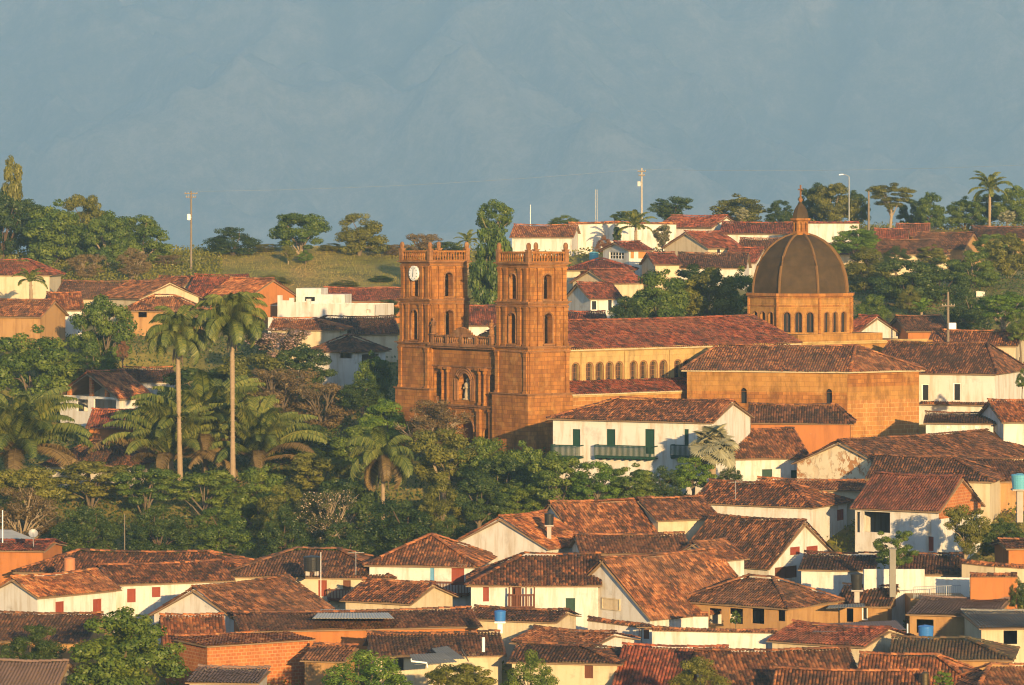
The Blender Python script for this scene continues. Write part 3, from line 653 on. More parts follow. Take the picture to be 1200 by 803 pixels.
H('orange-roofed cottage with a white gable at the right edge below the white house', 1176, 1230, 493, 470, 394, 7, -20, 'gable', 'white_wall', 'tile_orange', 2.8)
H('brown roof ridge behind the right-hand white house', 1090, 1190, 404, 388, 446, 7, 20, 'gable', 'cream_wall', 'tile_mixed', 2.6)
H('house with a plain white gable right of the dome', 984, 1001, 392, 371, 458, 9, 58, 'gable', 'white_wall', 'tile_red', 2.8)
H('dark-roofed house with an orange end wall right of the white gable', 1064, 1112, 387, 371, 462, 7, -16, 'gable', 'orange_wall', 'tile_dark', 2.8)
# --- left, behind the palms
H('house with an open gabled loft on brick pillars, between the palms', 140, 178, 466, 436, 430, 10, -78, 'gable', 'white_wall', 'tile_orange', 4.2,
  [('G', 'void', 90, 103, 468, 482), ('G', 'void', 110, 136, 468, 482)], openg=True, extras=[posts(80, 106, 124)])
H('white wall house behind the open loft', 150, 205, 447, 432, 446, 6, -10, 'shed', 'white_wall', 'tile_mixed', 3.5)
H('low red roof below the open loft', 104, 166, 500, 481, 417, 6, 8, 'gable', 'orange_wall', 'tile_red', 2.6)
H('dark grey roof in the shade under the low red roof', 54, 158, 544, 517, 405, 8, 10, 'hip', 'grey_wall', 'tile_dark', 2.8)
H('ochre house with a short gable at the left edge', -20, 47, 370, 352, 455, 7, 22, 'gable', 'ochre_wall', 'tile_mixed', 3.0)
H('small house with a white gable edge left of the round tree', 62, 96, 362, 344, 466, 7, -16, 'gable', 'white_wall', 'tile_orange', 3.0)
H('cream house with a red roof in the upper left corner', -30, 58, 321, 305, 505, 7, 6, 'hipR', 'cream_wall', 'tile_red', 3.2)
H('long dark red roof behind the gabled house, upper left', 66, 168, 349, 330, 492, 9, 10, 'gable', 'cream_wall', 'tile_dark', 3.0)
H('house with a pale gable facing right, upper left', 120, 164, 349, 331, 482, 9, 64, 'gable', 'cream_wall', 'tile_mixed', 3.0)
H('porch house with an ochre front left of the royal palms', 146, 226, 363, 347, 470, 6, 8, 'hip', 'ochre_wall', 'tile_mixed', 3.0,
  [('F', 'void', 162, 172, 364, 372), ('F', 'void', 204, 212, 364, 374)])
H('small white-gabled house behind the porch house', 176, 212, 336, 325, 502, 6, 22, 'gable', 'cream_wall', 'tile_mixed', 2.8)
H('house with a clean red roof right of the white-gabled house', 218, 276, 349, 323, 496, 9, 20, 'gable', 'cream_wall', 'tile_red', 3.0)
H('house with a bright orange end gable left of the white terrace house', 246, 292, 347, 327, 486, 8, 50, 'gable', 'orange_wall', 'tile_orange', 3.0)
H('large brown roof with an orange end slope in front of the white terrace house', 344, 466, 391, 372, 456, 9, -16, 'hipL', 'cream_wall', 'tile_dark', 3.2)
H('low house with an orange roof below the white terrace, behind the royal palm', 318, 398, 386, 374, 450, 7, 6, 'hipR', 'cream_wall', 'tile_orange', 3.0)
H('pavilion with a dark hipped roof and blue-shaded walls', 366, 416, 411, 394, 444, 6, 34, 'hip', 'white_wall', 'tile_dark', 5.0,
  [('F', 'void', 398, 412, 413, 420), ('G', 'void', 424, 444, 415, 440)])
H('red-roofed house with a blue-shaded wall seen between the two towers', 540, 586, 380, 359, 470, 8, -6, 'gable', 'white_wall', 'tile_red', 3.6)
H('rust-red roof behind the white terrace house', 376, 476, 352, 338, 506, 8, 10, 'gable', 'orange_wall', 'tile_red', 2.8)
# --- hill top
H('house with a glowing orange roof at the left end of the long white wall', 600, 670, 277, 264, 556, 7, 10, 'gable', 'white_wall', 'tile_orange', 3.0)
H('white house with a barred window and orange shutters on the hilltop', 737, 763, 293, 284, 531, 7, -29, 'gable', 'white_wall', 'tile_red', 3.2,
  [('G', 'grid', 714, 731, 295, 304), ('F', 'orange', 739, 743, 295, 303), ('F', 'orange', 748, 757, 295, 303)])
H('low house with two square pillars below the barred-window house', 664, 738, 316, 304, 521, 8, 8, 'hip', 'cream_wall', 'tile_red', 3.0,
  [('F', 'void', 680, 689, 317, 323)])
H('house with a beige side gable and little square vent, behind the right tower', 712, 754, 331, 316, 511, 7, -40, 'gable', 'beige_wall', 'tile_red', 3.0)
H('white house with dark doors, half in shade, right of the right tower', 692, 728, 349, 332, 497, 7, -26, 'gable', 'white_wall', 'tile_red', 3.4,
  [('F', 'dark', 693, 700, 352, 364), ('F', 'dark', 712, 718, 350, 364)])
H('low red roof with a white patch beside the right tower', 660, 704, 375, 366, 468, 6, 6, 'gable', 'white_wall', 'tile_red', 2.6)
H('house with a large beige gable in the middle of the hilltop', 830, 868, 290, 272, 541, 9, -48, 'gable', 'beige_wall', 'tile_red', 3.2,
  [('F', 'dark', 840, 845, 291, 298)])
H('dark red roof right of the dark hilltop trees', 794, 872, 313, 297, 526, 8, 10, 'gable', 'white_wall', 'tile_dark', 3.0)
H('small roof with a brown gable left of the round trees', 768, 796, 309, 297, 520, 6, -14, 'gable', 'beige_wall', 'tile_red', 2.6)
H('long house with a white right gable on the skyline', 772, 834, 266, 253, 578, 8, 36, 'gable', 'white_wall', 'tile_red', 3.0)
H('long red roof left of the dome lantern', 846, 940, 273, 261, 572, 7, 8, 'gable', 'white_wall', 'tile_red', 3.0)
H('house with a white gable left of the dome top', 848, 884, 307, 291, 536, 8, 22, 'gable', 'white_wall', 'tile_red', 3.0)
H('red roof just left of the dome shoulder', 866, 916, 296, 280, 545, 8, 12, 'gable', 'white_wall', 'tile_dark', 3.0)
H('short red roof with a cream wall right of the dome lantern', 960, 1012, 297, 286, 548, 6, 6, 'gable', 'cream_wall', 'tile_dark', 2.8)
H('red-roofed house under the tree with a pale trunk', 1026, 1062, 283, 269, 562, 7, 8, 'gable', 'cream_wall', 'tile_red', 2.6)
H('small open-fronted house on the skyline at right', 1051, 1086, 276, 263, 568, 6, 8, 'gable', 'ochre_wall', 'tile_red', 2.8,
  [('F', 'void', 1054, 1064, 276, 282)])
H('long weathered roof along the hilltop at right', 1066, 1128, 291, 273, 556, 9, 30, 'gable', 'ochre_wall', 'tile_dark', 2.6)
H('low red roof below the hilltop hedge at the right edge', 1150, 1240, 279, 266, 580, 8, -10, 'gable', 'ochre_wall', 'tile_dark', 2.6)
H('dark red roof in the trees right of the dome', 1030, 1110, 297, 281, 545, 8, -18, 'gable', 'cream_wall', 'tile_dark', 2.6)

def PG(px, py, Y): p = P(px, py, Y); CONTROL.append((p.x, p.y, p.z))
for t in ((320, 292, 566), (380, 290, 566), (440, 290, 566), (300, 318, 545), (350, 318, 545), (420, 318, 545), (470, 305, 560), (330, 338, 528), (400, 338, 528), (450, 338, 528),
          (520, 300, 562), (560, 305, 560), (40, 322, 535), (100, 322, 535), (160, 318, 540), (225, 306, 552), (270, 300, 560), (60, 300, 565), (150, 298, 568), *[(q, 312, 592) for q in range(-30, 600, 45)], *[(q, 330, 612) for q in range(-30, 600, 45)],
          (800, 378, 456), (760, 378, 456), (850, 378, 470), (720, 290, 555), (640, 290, 560), (780, 268, 590), (680, 292, 552), (760, 292, 552), (720, 268, 575), (900, 264, 592), (980, 262, 596), (1045, 270, 598), (1110, 268, 600), (1170, 266, 602), (1200, 264, 602),
          (1020, 345, 500), (1075, 370, 480), (1130, 360, 490), (1180, 370, 480), (1180, 330, 515), (1100, 330, 515), (1150, 395, 450), (1180, 385, 460),
          (40, 470, 425), (20, 545, 405), (120, 440, 442), (40, 420, 450), (330, 470, 430), (270, 500, 420), (400, 470, 425), (430, 455, 440), (250, 545, 405), (190, 560, 398), (350, 575, 400), (450, 570, 400),
          *[(q, 700, 364) for q in range(20, 480, 50)], (500, 690, 368), (580, 670, 368), (650, 655, 370), (720, 640, 372), (800, 612, 376), *[(q, 625, 384) for q in range(20, 620, 60)], *[(q, 612, 390) for q in range(330, 600, 60)], (30, 700, 364)): PG(*t)

# ------------------------------------------------------------------ ground
GB = [(-80, -3), (0, -3), (12, -7), (60, -21), (130, -40), (250, -41.5), (285, -40), (305, -37.5), (325, -35), (345, -31.5), (365, -29), (400, -25.5), (430, -22), (450, -19), (475, -15), (500, -12), (530, -8.5), (560, -5.5), (600, -2.4), (630, -4), (700, -30), (1000, -150), (1500, -320), (4700, -900)]
gy = np.array([a for a, _ in GB]); gz = np.array([b for _, b in GB])
CHURCH_O = Vector((1.65, 400.0, 0)); CU = Vector((0.783, 0.622, 0)); CV = Vector((0.622, -0.783, 0))
def cp(a, b, z): p = CHURCH_O+CU*a+CV*b; return Vector((p.x, p.y, z))
for a in range(-4, 64, 5):
    for b in range(-24, 4, 4):
        p = cp(a, b, 0); CONTROL.append((p.x, p.y, -24.0+0.02*a))
CT = np.array(CONTROL); CRES = CT[:, 2]-np.interp(CT[:, 1], gy, gz)
def ground_np(X, Y):
    X = np.asarray(X, dtype=float); Y = np.asarray(Y, dtype=float); b = np.interp(Y, gy, gz)
    out = np.empty_like(b); fx, fy, fo, fb = X.ravel(), Y.ravel(), out.reshape(-1), b.ravel()
    for i in range(0, len(fx), 4000):
        d2 = (fx[i:i+4000, None]-CT[None, :, 0])**2+((fy[i:i+4000, None]-CT[None, :, 1])*1.15)**2
        w = np.exp(-d2/(2*5.5**2))+0.02*np.exp(-d2/(2*16.0**2))
        fo[i:i+4000] = fb[i:i+4000]+(w@CRES)/(w.sum(1)+0.02)
    return out
def ground_z(x, y): return float(ground_np(np.array([x]), np.array([y]))[0])

def grid_mesh(name, xs, ys, Z, mat, val=None):
    nx, ny = len(xs), len(ys); X, Y = np.meshgrid(xs, ys); V = np.stack([X, Y, Z], -1).reshape(-1, 3)
    i = (np.arange(ny-1)[:, None]*nx+np.arange(nx-1)[None]).ravel(); F = np.stack([i, i+1, i+nx+1, i+nx], 1)
    mb = MB(); uvs = V[:, :2] if val is None else np.stack([val.ravel(), val.ravel()], 1)
    mb.addnp(V, F, uvs[F.ravel()]); return mb.build(name, mat, None, (0, 0, 0), True)

def ground_material():
    m, nt, b = new_mat('earth_and_grass'); p = pos_of(nt)
    c = ramp(nt, noise(nt, p, 0.12, 6, 0.65), [(0.30, (0.060, 0.058, 0.018)), (0.48, (0.17, 0.15, 0.03)), (0.60, (0.25, 0.19, 0.05)), (0.75, (0.29, 0.16, 0.06))])
    c = mixc(nt, ramp(nt, noise(nt, p, 1.3, 5, 0.7), [(0.42, 0.0), (0.7, 0.75)]), c, (0.06, 0.065, 0.016))
    nt.links.new(c, b.inputs['Base Color']); bump(nt, b, noise(nt, p, 1.2, 6, 0.75), 0.4, 0.2); return m
ground_material()
xs = np.concatenate([np.arange(-700, -90, 25), np.arange(-90, 91, 2.0), np.arange(100, 701, 25)])
ys = np.concatenate([np.arange(-60, 270, 6), np.arange(270, 620, 2.0), np.arange(622, 760, 8), np.arange(770, 4760, 90)])
XX, YY = np.meshgrid(xs, ys); ZZ = ground_np(XX, YY)
tag(grid_mesh('ground', xs, ys, ZZ, M['earth_and_grass']), kind='structure')

# mountain wall across the canyon
def vnoise(x, y, seed):
    rg = np.random.default_rng(seed); T = rg.random((256, 256)); xi = np.floor(x).astype(int); yi = np.floor(y).astype(int); fx = x-xi; fy = y-yi
    fx = fx*fx*(3-2*fx); fy = fy*fy*(3-2*fy); g = lambda a, b: T[a % 256, b % 256]
    return (g(xi, yi)*(1-fx)+g(xi+1, yi)*fx)*(1-fy)+(g(xi, yi+1)*(1-fx)+g(xi+1, yi+1)*fx)*fy
mx = np.arange(-2200, 2201, 10.0); my = np.concatenate([np.arange(2200, 4000, 60.0), np.arange(4000, 6301, 10.0)])
MX, MY = np.meshgrid(mx, my); MZ = -400+np.clip((MY-3700)/2300, 0, 1.2)**1.15*860
rid = np.zeros_like(MX)
for k, (sc, am) in enumerate(((700, 150), (330, 92), (150, 52), (70, 26), (34, 12))):
    wx = MX+MY*0.45+80*vnoise(MX/500+9, MY/500, 40+k)
    rid += am*(1-2*np.abs(vnoise(wx/sc+50*k+60, MY/(sc*1.7)+31*k+40, 11+k)*2-1))
fade = np.clip((MY-3500)/900, 0, 1); MZ = MZ+rid*fade*0.85
# one long spur coming down to the left in the middle, one gully right of centre
sp = (MX+40)-(-0.52)*(MY-5200); MZ += 75*np.exp(-(sp/170)**2)*fade*np.clip((6100-MY)/700, 0, 1)
sp2 = (MX-330)-(-0.45)*(MY-5200); MZ -= 60*np.exp(-(sp2/110)**2)*fade
val = np.clip(rid/200, -1, 1)
def ravine(pts, w, depth, v):
    global MZ, val
    best = np.full(MX.shape, 1e9)
    for (x0, y0), (x1, y1) in zip(pts[:-1], pts[1:]):
        dx, dy = x1-x0, y1-y0; t = np.clip(((MX-x0)*dx+(MY-y0)*dy)/(dx*dx+dy*dy), 0, 1); best = np.minimum(best, np.hypot(MX-x0-t*dx, (MY-y0-t*dy)*0.6))
    best = best*(0.6+0.8*vnoise(MX/37+3, MY/37+8, 77)); g = np.exp(-(best/w)**2); MZ = MZ-depth*g; val = val+v*g
ravine([(-200, 4900), (-150, 5040), (-85, 5190), (-45, 5290), (0, 5420)], 26, 22, -1.6)
ravine([(-150, 4930), (-135, 5060)], 16, 10, -1.3)
ravine([(330, 5000), (385, 5110), (440, 5230), (500, 5400), (600, 5500)], 32, 22, -1.2)
ravine([(-300, 5560), (-262, 5440), (-226, 5200), (-250, 5050)], 24, 16, -1.1)
ravine([(-620, 5200), (-500, 5400), (-420, 5600)], 30, 14, -0.7)
ravine([(180, 5150), (150, 5350), (200, 5600)], 30, 14, -0.8)
ravine([(-566, 5560), (-556, 5480), (-545, 5390)], 5, 0, 5.0)
def mountain_material():
    m, nt, b = new_mat('mountain_scrub'); p = pos_of(nt); sp = nd(nt, 'ShaderNodeSeparateXYZ'); nt.links.new(nd(nt, 'ShaderNodeUVMap').outputs[0], sp.inputs[0])
    f = math_n(nt, 'ADD', math_n(nt, 'MULTIPLY', noise(nt, vscale(nt, p, (1, 0.6, 1)), 0.0035, 8, 0.75), 0.22), math_n(nt, 'MULTIPLY', noise(nt, p, 0.016, 9, 0.9), 0.88))
    f = math_n(nt, 'ADD', f, math_n(nt, 'MULTIPLY', sp.outputs[0], 0.10))          # woods in the gullies, dry grass on the spurs
    c = ramp(nt, f, [(0.42, (0.015, 0.022, 0.010)), (0.54, (0.075, 0.078, 0.038)), (0.63, (0.17, 0.145, 0.085)), (0.72, (0.30, 0.25, 0.17))])
    sl = ramp(nt, noise(nt, vscale(nt, p, (0.01, 0.002, 0.002)), 1.0, 6, 0.7), [(0.69, 0.0), (0.73, 0.6)])
    c = mixc(nt, sl, c, (0.5, 0.43, 0.34)); nt.links.new(c, b.inputs['Base Color']); b.inputs['Specular IOR Level'].default_value = 0.0; return m
mountain_material()
mx, my, MZ = mx*2, my*2, MZ*2                                   # the far wall of the canyon stands 8 to 12.6 km away
tag(grid_mesh('mountain', mx, my, MZ, M['mountain_scrub'], val), kind='structure')

# the air: an even haze round the camera and everything it sees
hz_m = bpy.data.materials.new('haze_air'); hz_m.use_nodes = True; hn = hz_m.node_tree; hn.nodes.clear(); ho = hn.nodes.new('ShaderNodeOutputMaterial')
pv = hn.nodes.new('ShaderNodeVolumePrincipled'); pv.inputs['Color'].default_value = (0.40, 0.675, 1.0, 1); pv.inputs['Density'].default_value = 0.00015; pv.inputs['Anisotropy'].default_value = 0.0
hn.links.new(pv.outputs[0], ho.inputs['Volume'])
hb = MB(); hb.abox((-4500, -70, float(min(MZ.min(), ZZ.min()))-1), (4500, 12700, float(MZ.max())+5)); tag(hb.build('haze', hz_m, None, (0, 0, 0)), kind='stuff')
# ------------------------------------------------------------------ the cathedral
cath = thing('cathedral', cp(20, -11, -24.5), 'orange sandstone church with two square bell towers, long nave and brown dome', 'church')
def cbox(mb, a0, a1, b0, b1, z0, z1, mat=0):
    c = cp((a0+a1)/2, (b0+b1)/2, (z0+z1)/2); mb.box(c, CU*abs(a1-a0)/2, CV*abs(b1-b0)/2, (0, 0, abs(z1-z0)/2), mat)
def cring(mb, a0, a1, b0, b1, z0, z1, out, mat=0):
    """cornice band round a rectangle, standing out all round"""
    cbox(mb, a0-out, a1+out, b0-out, b1+out, z0, z1, mat)
def poswall(mb, pa, pb, z0, z1, ops=(), depth=0.35, mat=0, rmat=0):
    wall_strip(mb, cp(*pa, 0), cp(*pb, 0), z0, z1, ops, depth, mat, rmat)
S = 5.44; ZG = -26.0
def statue_mb(mb, c, h, mat=0):
    mb.lathe(c, [(0.26*h, 0), (0.24*h, 0.05*h), (0.15*h, 0.07*h), (0.17*h, 0.2*h), (0.13*h, 0.45*h), (0.17*h, 0.62*h), (0.18*h, 0.72*h), (0.12*h, 0.79*h), (0.05*h, 0.82*h), (0.05*h, 0.84*h),
                 (0.075*h, 0.88*h), (0.08*h, 0.93*h), (0.055*h, 0.985*h), (0.01*h, 1.0*h)], 10, mat)
    c = Vector(c)
    for k in (-1, 1):
        mb.tube([c+CV*(0.16*h*k)+Vector((0, 0, 0.72*h)), c+CV*(0.2*h*k)-CU*0.06*h+Vector((0, 0, 0.56*h)), c+CV*(0.08*h*k)-CU*0.17*h+Vector((0, 0, 0.54*h))], [0.055*h, 0.05*h, 0.035*h], 6, mat)

def tower(b0, b1, clock):
    lv = [(-18.45, -13.9, 0.0), (-13.6, -9.3, 0.12), (-9.05, -5.3, 0.22)]
    mb = MB()
    # plinth stage
    for (pa, pb) in (((-0.25, b0-.25), (-0.25, b1+.25)), ((-0.25, b1+.25), (S+.25, b1+.25)), ((S+.25, b1+.25), (S+.25, b0-.25)), ((S+.25, b0-.25), (-0.25, b0-.25))):
        poswall(mb, pa, pb, ZG, -18.7)
    for k, (z0, z1, ins) in enumerate(lv):
        a0, a1, c0, c1 = ins, S-ins, b0+ins, b1-ins
        for (pa, pb) in (((a0, c0), (a0, c1)), ((a0, c1), (a1, c1)), ((a1, c1), (a1, c0)), ((a1, c0), (a0, c0))):
            w = S-2*ins; ops = []
            if k: ops = [(w/2-0.52, w/2+0.52, z0+0.25 if k == 1 else z0+0.28, z1-0.95, True)]
            poswall(mb, pa, pb, z0, z1, ops, 0.75)
        cbox(mb, a0+.8, a1-.8, c0+.8, c1-.8, z1-0.3, z1+0.02)      # ceiling of the stage
    t = mb.build('tower', M['sandstone'], cath, origin=cp(S/2, (b0+b1)/2, ZG))
    # cornices
    cm = MB()
    for (z, ins, big) in ((-18.575, -0.12, 0.30), (-13.75, 0.02, 0.34), (-9.175, 0.14, 0.28), (-5.2, 0.22, 0.36)):
        a0, a1, c0, c1 = ins, S-ins, b0+ins, b1-ins
        cm = MB(); cring(cm, a0, a1, c0, c1, z-0.125, z+0.03, 0.14); cring(cm, a0, a1, c0, c1, z+0.03, z+0.16, big)
        cm.build('cornice', M['sandstone_trim'], t, origin=cp(S/2, (b0+b1)/2, z))
    # pilasters with base and capital, on the two visible faces
    for k, (z0, z1, ins) in enumerate(lv):
        w = S-2*ins
        for face in (0, 1):
            for fr in ((0.07, 0.27, 0.73, 0.93) if k else (0.07, 0.93)):
                pm = MB(); s = w*fr; hw = 0.24; o = 0.16
                def bx(zA, zB, hw, o):
                    if face == 0: cbox(pm, ins-o, ins-0.002, b0+ins+s-hw, b0+ins+s+hw, zA, zB)
                    else: cbox(pm, ins+s-hw, ins+s+hw, b1-ins+0.002, b1-ins+o, zA, zB)
                zt = z1-0.28
                bx(z0+0.25, zt-0.45, hw, o); bx(z0+0.02, z0+0.25, hw+0.07, o+0.08); bx(zt-0.45, zt-0.36, hw+0.05, o+0.05); bx(zt-0.36, zt-0.12, hw+0.03, o+0.03); bx(zt-0.12, zt, hw+0.10, o+0.09)
                if k:
                    ctr = cp(ins, b0+ins+s, z0) if face == 0 else cp(ins+s, b1-ins, z0)
                    pm.build('pilaster', M['sandstone'], t, origin=ctr)
                else: pm.build('quoin', M['sandstone'], t, origin=cp(0, b1, z0))
            # entablature, window hood and impost bands of the stage
            fm = MB()
            def fb(s0, s1, zA, zB, o):
                if face == 0: cbox(fm, ins-o, ins-0.003, b0+ins+s0, b0+ins+s1, zA, zB)
                else: cbox(fm, ins+s0, ins+s1, b1-ins+0.003, b1-ins+o, zA, zB)
            fb(-0.06, w+0.06, z1-0.28, z1-0.135, 0.12)
            if k:
                c = w/2; r = 0.60; zs = z1-0.95-0.52
                pts = [(c-r*math.cos(math.pi*i/8), zs+r*math.sin(math.pi*i/8)) for i in range(9)]
                pts = [(c-r, z0+0.3)]+pts+[(c+r, z0+0.3)]
                P3 = [(cp(ins-0.02, b0+ins+s, z) if face == 0 else cp(ins+s, b1-ins+0.02, z)) for s, z in pts]
                fm.tube(P3, 0.10, 6)
                fb(c-0.75, c+0.75, z0+0.05, z0+0.2, 0.22)
            fm.build('moulding', M['sandstone_trim'], t, origin=cp(0, b1, z1))
    # balustrade and finials
    ins = 0.28; bm_ = MB(); zb, zt = -5.04, -3.95
    a0, a1, c0, c1 = ins, S-ins, b0+ins, b1-ins
    for (A_, B_) in (((a0, c0), (a0, c1)), ((a0, c1), (a1, c1)), ((a1, c1), (a1, c0)), ((a1, c0), (a0, c0))):
        n = 13
        for i in range(n):
            f = (i+0.75)/(n+0.5); q = cp(A_[0]+(B_[0]-A_[0])*f, A_[1]+(B_[1]-A_[1])*f, zb+0.12)
            bm_.lathe(q, [(0.09, 0), (0.10, 0.06), (0.06, 0.12), (0.13, 0.38), (0.06, 0.66), (0.10, 0.74), (0.10, 0.80)], 6)
        e0 = (min(A_[0], B_[0])-0.13, max(A_[0], B_[0])+0.13, min(A_[1], B_[1])-0.13, max(A_[1], B_[1])+0.13)
        j = 0.003 if A_[0] == B_[0] else 0
        cbox(bm_, *e0, zb, zb+0.12+j); cbox(bm_, *e0, zt-0.17, zt+j)
    bm_.build('balustrade', M['sandstone'], t, origin=cp(S/2, (b0+b1)/2, zb))
    for (a, b) in ((a0, c0), (a0, c1), (a1, c1), (a1, c0)):
        fm = MB(); cbox(fm, a-0.24, a+0.24, b-0.24, b+0.24, zb-0.02, zt+0.12); cbox(fm, a-0.30, a+0.30, b-0.30, b+0.30, zt+0.12, zt+0.22)
        fm.lathe(cp(a, b, zt+0.22), [(0.20, 0), (0.24, 0.12), (0.25, 0.42), (0.20, 0.60), (0.12, 0.68), (0.03, 0.72)], 8)
        fm.build('finial', M['sandstone_trim'], t, origin=cp(a, b, zb))
    rf = MB(); cbox(rf, a0+.15, a1-.15, c0+.15, c1-.15, zb-0.1, zb+0.1); rf.build('roof_deck', M['sandstone_trim'], t, origin=cp(S/2, (b0+b1)/2, zb))
    # bells behind the arches
    for (z, a, b) in ((-9.6+1.8, S/2, b1-1.35), (-13.6+2.0, S/2, b1-1.35), (-13.6+2.0, 1.3, (b0+b1)/2), (-9.6+1.8, 1.3, (b0+b1)/2)):
        bl = MB(); bl.lathe(cp(a, b, z-0.1), [(0.44, 0), (0.40, 0.06), (0.30, 0.25), (0.26, 0.55), (0.20, 0.70), (0.05, 0.76)], 12)
        bl.tube([cp(a, b, z+0.6), cp(a, b, z+0.85)], 0.05)
        if a > 2: bl.tube([cp(a-1.9, b, z+0.85), cp(a+1.9, b, z+0.85)], 0.07)
        else: bl.tube([cp(a, b-1.9, z+0.85), cp(a, b+1.9, z+0.85)], 0.07)
        bl.build('bell', M['bronze'], t, origin=cp(a, b, z))
    if clock:
        ck = MB(); c = cp(0.12, (b0+b1)/2, -6.35); R_ = 0.78
        def disc(r, o0, o1, mat):
            n = 28; f = [c-CU*o1+CV*(r*math.cos(2*math.pi*k/n))+Vector((0, 0, r*math.sin(2*math.pi*k/n))) for k in range(n)]
            g = [p+CU*(o1-o0) for p in f]
            ck.poly(f[::-1], mat)
            for k in range(n): ck.poly([g[k], f[k], f[(k+1) % n], g[(k+1) % n]], mat)
        disc(R_, -0.15, 0.22, 0); disc(R_*0.93, 0.22, 0.232, 0)
        for k in range(12):
            a = math.pi*k/6; q = c-CU*0.24+CV*(0.65*math.sin(a))+Vector((0, 0, 0.65*math.cos(a))); rad = CV*math.sin(a)+Vector((0, 0, math.cos(a)))
            ck.box(q, rad*0.09, rad.cross(CU)*0.028, CU*0.008, 1)
        cko = ck.build('clock', [M['clock_face'], M['black_plastic']], t, origin=c)
        hm = MB()
        for ang, ln in ((-172, 0.42), (4, 0.62)):
            a = R(ang); d = -CV*math.sin(-a)+Vector((0, 0, math.cos(a)))
            hm.box(c-CU*0.26+d*ln*0.42, d*ln*0.55, d.cross(CU)*0.032, CU*0.008)
        hm.build('clock_hands', M['black_plastic'], cko, origin=c)
    return t
FT = -22.05
tower(-5.44, 0.0, False); tower(FT, FT+S, True)

# the front between the towers
fb0, fb1 = FT+S, -5.44; fc = (fb0+fb1)/2
mb = MB()
pw = lambda b: b-fb0
poswall(mb, (0.35, fb0), (0.35, fb1), -20.2, -14.1, [(pw(fc)-1.0, pw(fc)+1.0, -19.4, -16.7, True), (0.35, 1.55, -19.2, -16.6, True), (pw(fb1)-1.55, pw(fb1)-0.35, -19.2, -16.6, True)], 0.9)
poswall(mb, (0.35, fb0), (0.35, fb1), ZG, -20.2, [(pw(fc)-1.5, pw(fc)+1.5, ZG, -21.2, True), (1.3, 2.5, ZG, -22.3, True), (pw(fb1)-2.5, pw(fb1)-1.3, ZG, -22.3, True)], 1.1)
cbox(mb, 1.45, 2.0, fb0, fb1, ZG, -14.1)                      # wall behind the niches and the doors
mb.poly([cp(0.35, fb0, -14.1), cp(0.35, fb1, -14.1), cp(2.0, fb1, -14.1), cp(2.0, fb0, -14.1)])
fac = mb.build('facade', M['sandstone'], cath, origin=cp(0.35, fc, ZG))
cm = MB()
cbox(cm, -0.15, 2.0, fb0+.02, fb1-.02, -14.1, -13.9); cbox(cm, -0.32, 2.0, fb0+.02, fb1-.02, -13.9, -13.7); 
cm.build('cornice', M['sandstone_trim'], fac, origin=cp(0, fc, -14))
cm = MB(); cbox(cm, 0.1, 0.347, fb0+.05, fb1-.05, -20.3, -20.1); cbox(cm, -0.1, 0.347, fb0+.05, fb1-.05, -20.1, -19.95); cm.build('string_course', M['sandstone_trim'], fac, origin=cp(0, fc, -20))
cm = MB(); cbox(cm, 0.18, 0.347, fb0+.05, fb1-.05, -16.05, -15.9); cm.build('string_course', M['sandstone_trim'], fac, origin=cp(0, fc, -16))
for b in (fb0+2.0, fb0+2.9, fb1-2.9, fb1-2.0):
    pm = MB(); q = cp(0.20, b, -19.9); pm.lathe(q, [(0.26, 0), (0.26, 0.25), (0.17, 0.3), (0.18, 1.2), (0.155, 3.2), (0.24, 3.3), (0.26, 3.6)], 10); cbox(pm, -0.2, 0.345, b-0.33, b+0.33, -16.3, -16.05)
    pm.build('column', M['sandstone'], fac, origin=q)
for b in (fb0+0.9, fb0+3.0, fb1-3.0, fb1-0.9):
    pm = MB(); cbox(pm, 0.05, 0.345, b-0.3, b+0.3, ZG, -20.55); cbox(pm, -0.05, 0.345, b-0.4, b+0.4, -20.55, -20.31); pm.build('pilaster', M['sandstone'], fac, origin=cp(0.3, b, ZG))
am = MB()
for k, r in enumerate((1.12, 1.38, 1.64)):
    pts = [cp(0.33-0.0*k, fc-r, -19.5)]+[cp(0.33, fc-r*math.cos(math.pi*i/12), -17.7+r*math.sin(math.pi*i/12)) for i in range(13)]+[cp(0.33, fc+r, -19.5)]
    am.tube(pts, 0.14-0.015*k, 6)
am.build('arch_moulding', M['sandstone_trim'], fac, origin=cp(0.3, fc, -18)); am = MB()
pts = [cp(0.33, fc-1.7*math.cos(math.pi*i/12), -22.7+1.7*math.sin(math.pi*i/12)) for i in range(13)]; am.tube(pts, 0.16, 6)
am.build('arch_moulding', M['sandstone_trim'], fac, origin=cp(0.3, fc, -18))
sm = MB(); statue_mb(sm, cp(0.75, fc, -19.4), 2.2); sm.build('statue', M['shell_stone'], fac, origin=cp(0.75, fc, -19.4))
dm = MB(); cbox(dm, 1.30, 1.43, fc-1.48, fc+1.48, ZG, -21.3); dm.build('door', M['brown_wood'], fac, origin=cp(1.3, fc, ZG))
bm_ = MB(); zb, zt = -13.7, -12.75
n = 26
for i in range(n):
    f = (i+0.7)/(n+0.4); bm_.lathe(cp(0.05, fb0+0.7+(fb1-fb0-1.4)*f, zb+0.1), [(0.09, 0), (0.06, 0.1), (0.13, 0.34), (0.06, 0.58), (0.1, 0.7)], 6)
cbox(bm_, -0.12, 0.22, fb0+.5, fb1-.5, zb, zb+0.12); cbox(bm_, -0.14, 0.24, fb0+.5, fb1-.5, zt-0.15, zt)
for b in np.linspace(fb0+0.6, fb1-0.6, 5): cbox(bm_, -0.18, 0.28, b-0.2, b+0.2, zb-.01, zt+0.05)
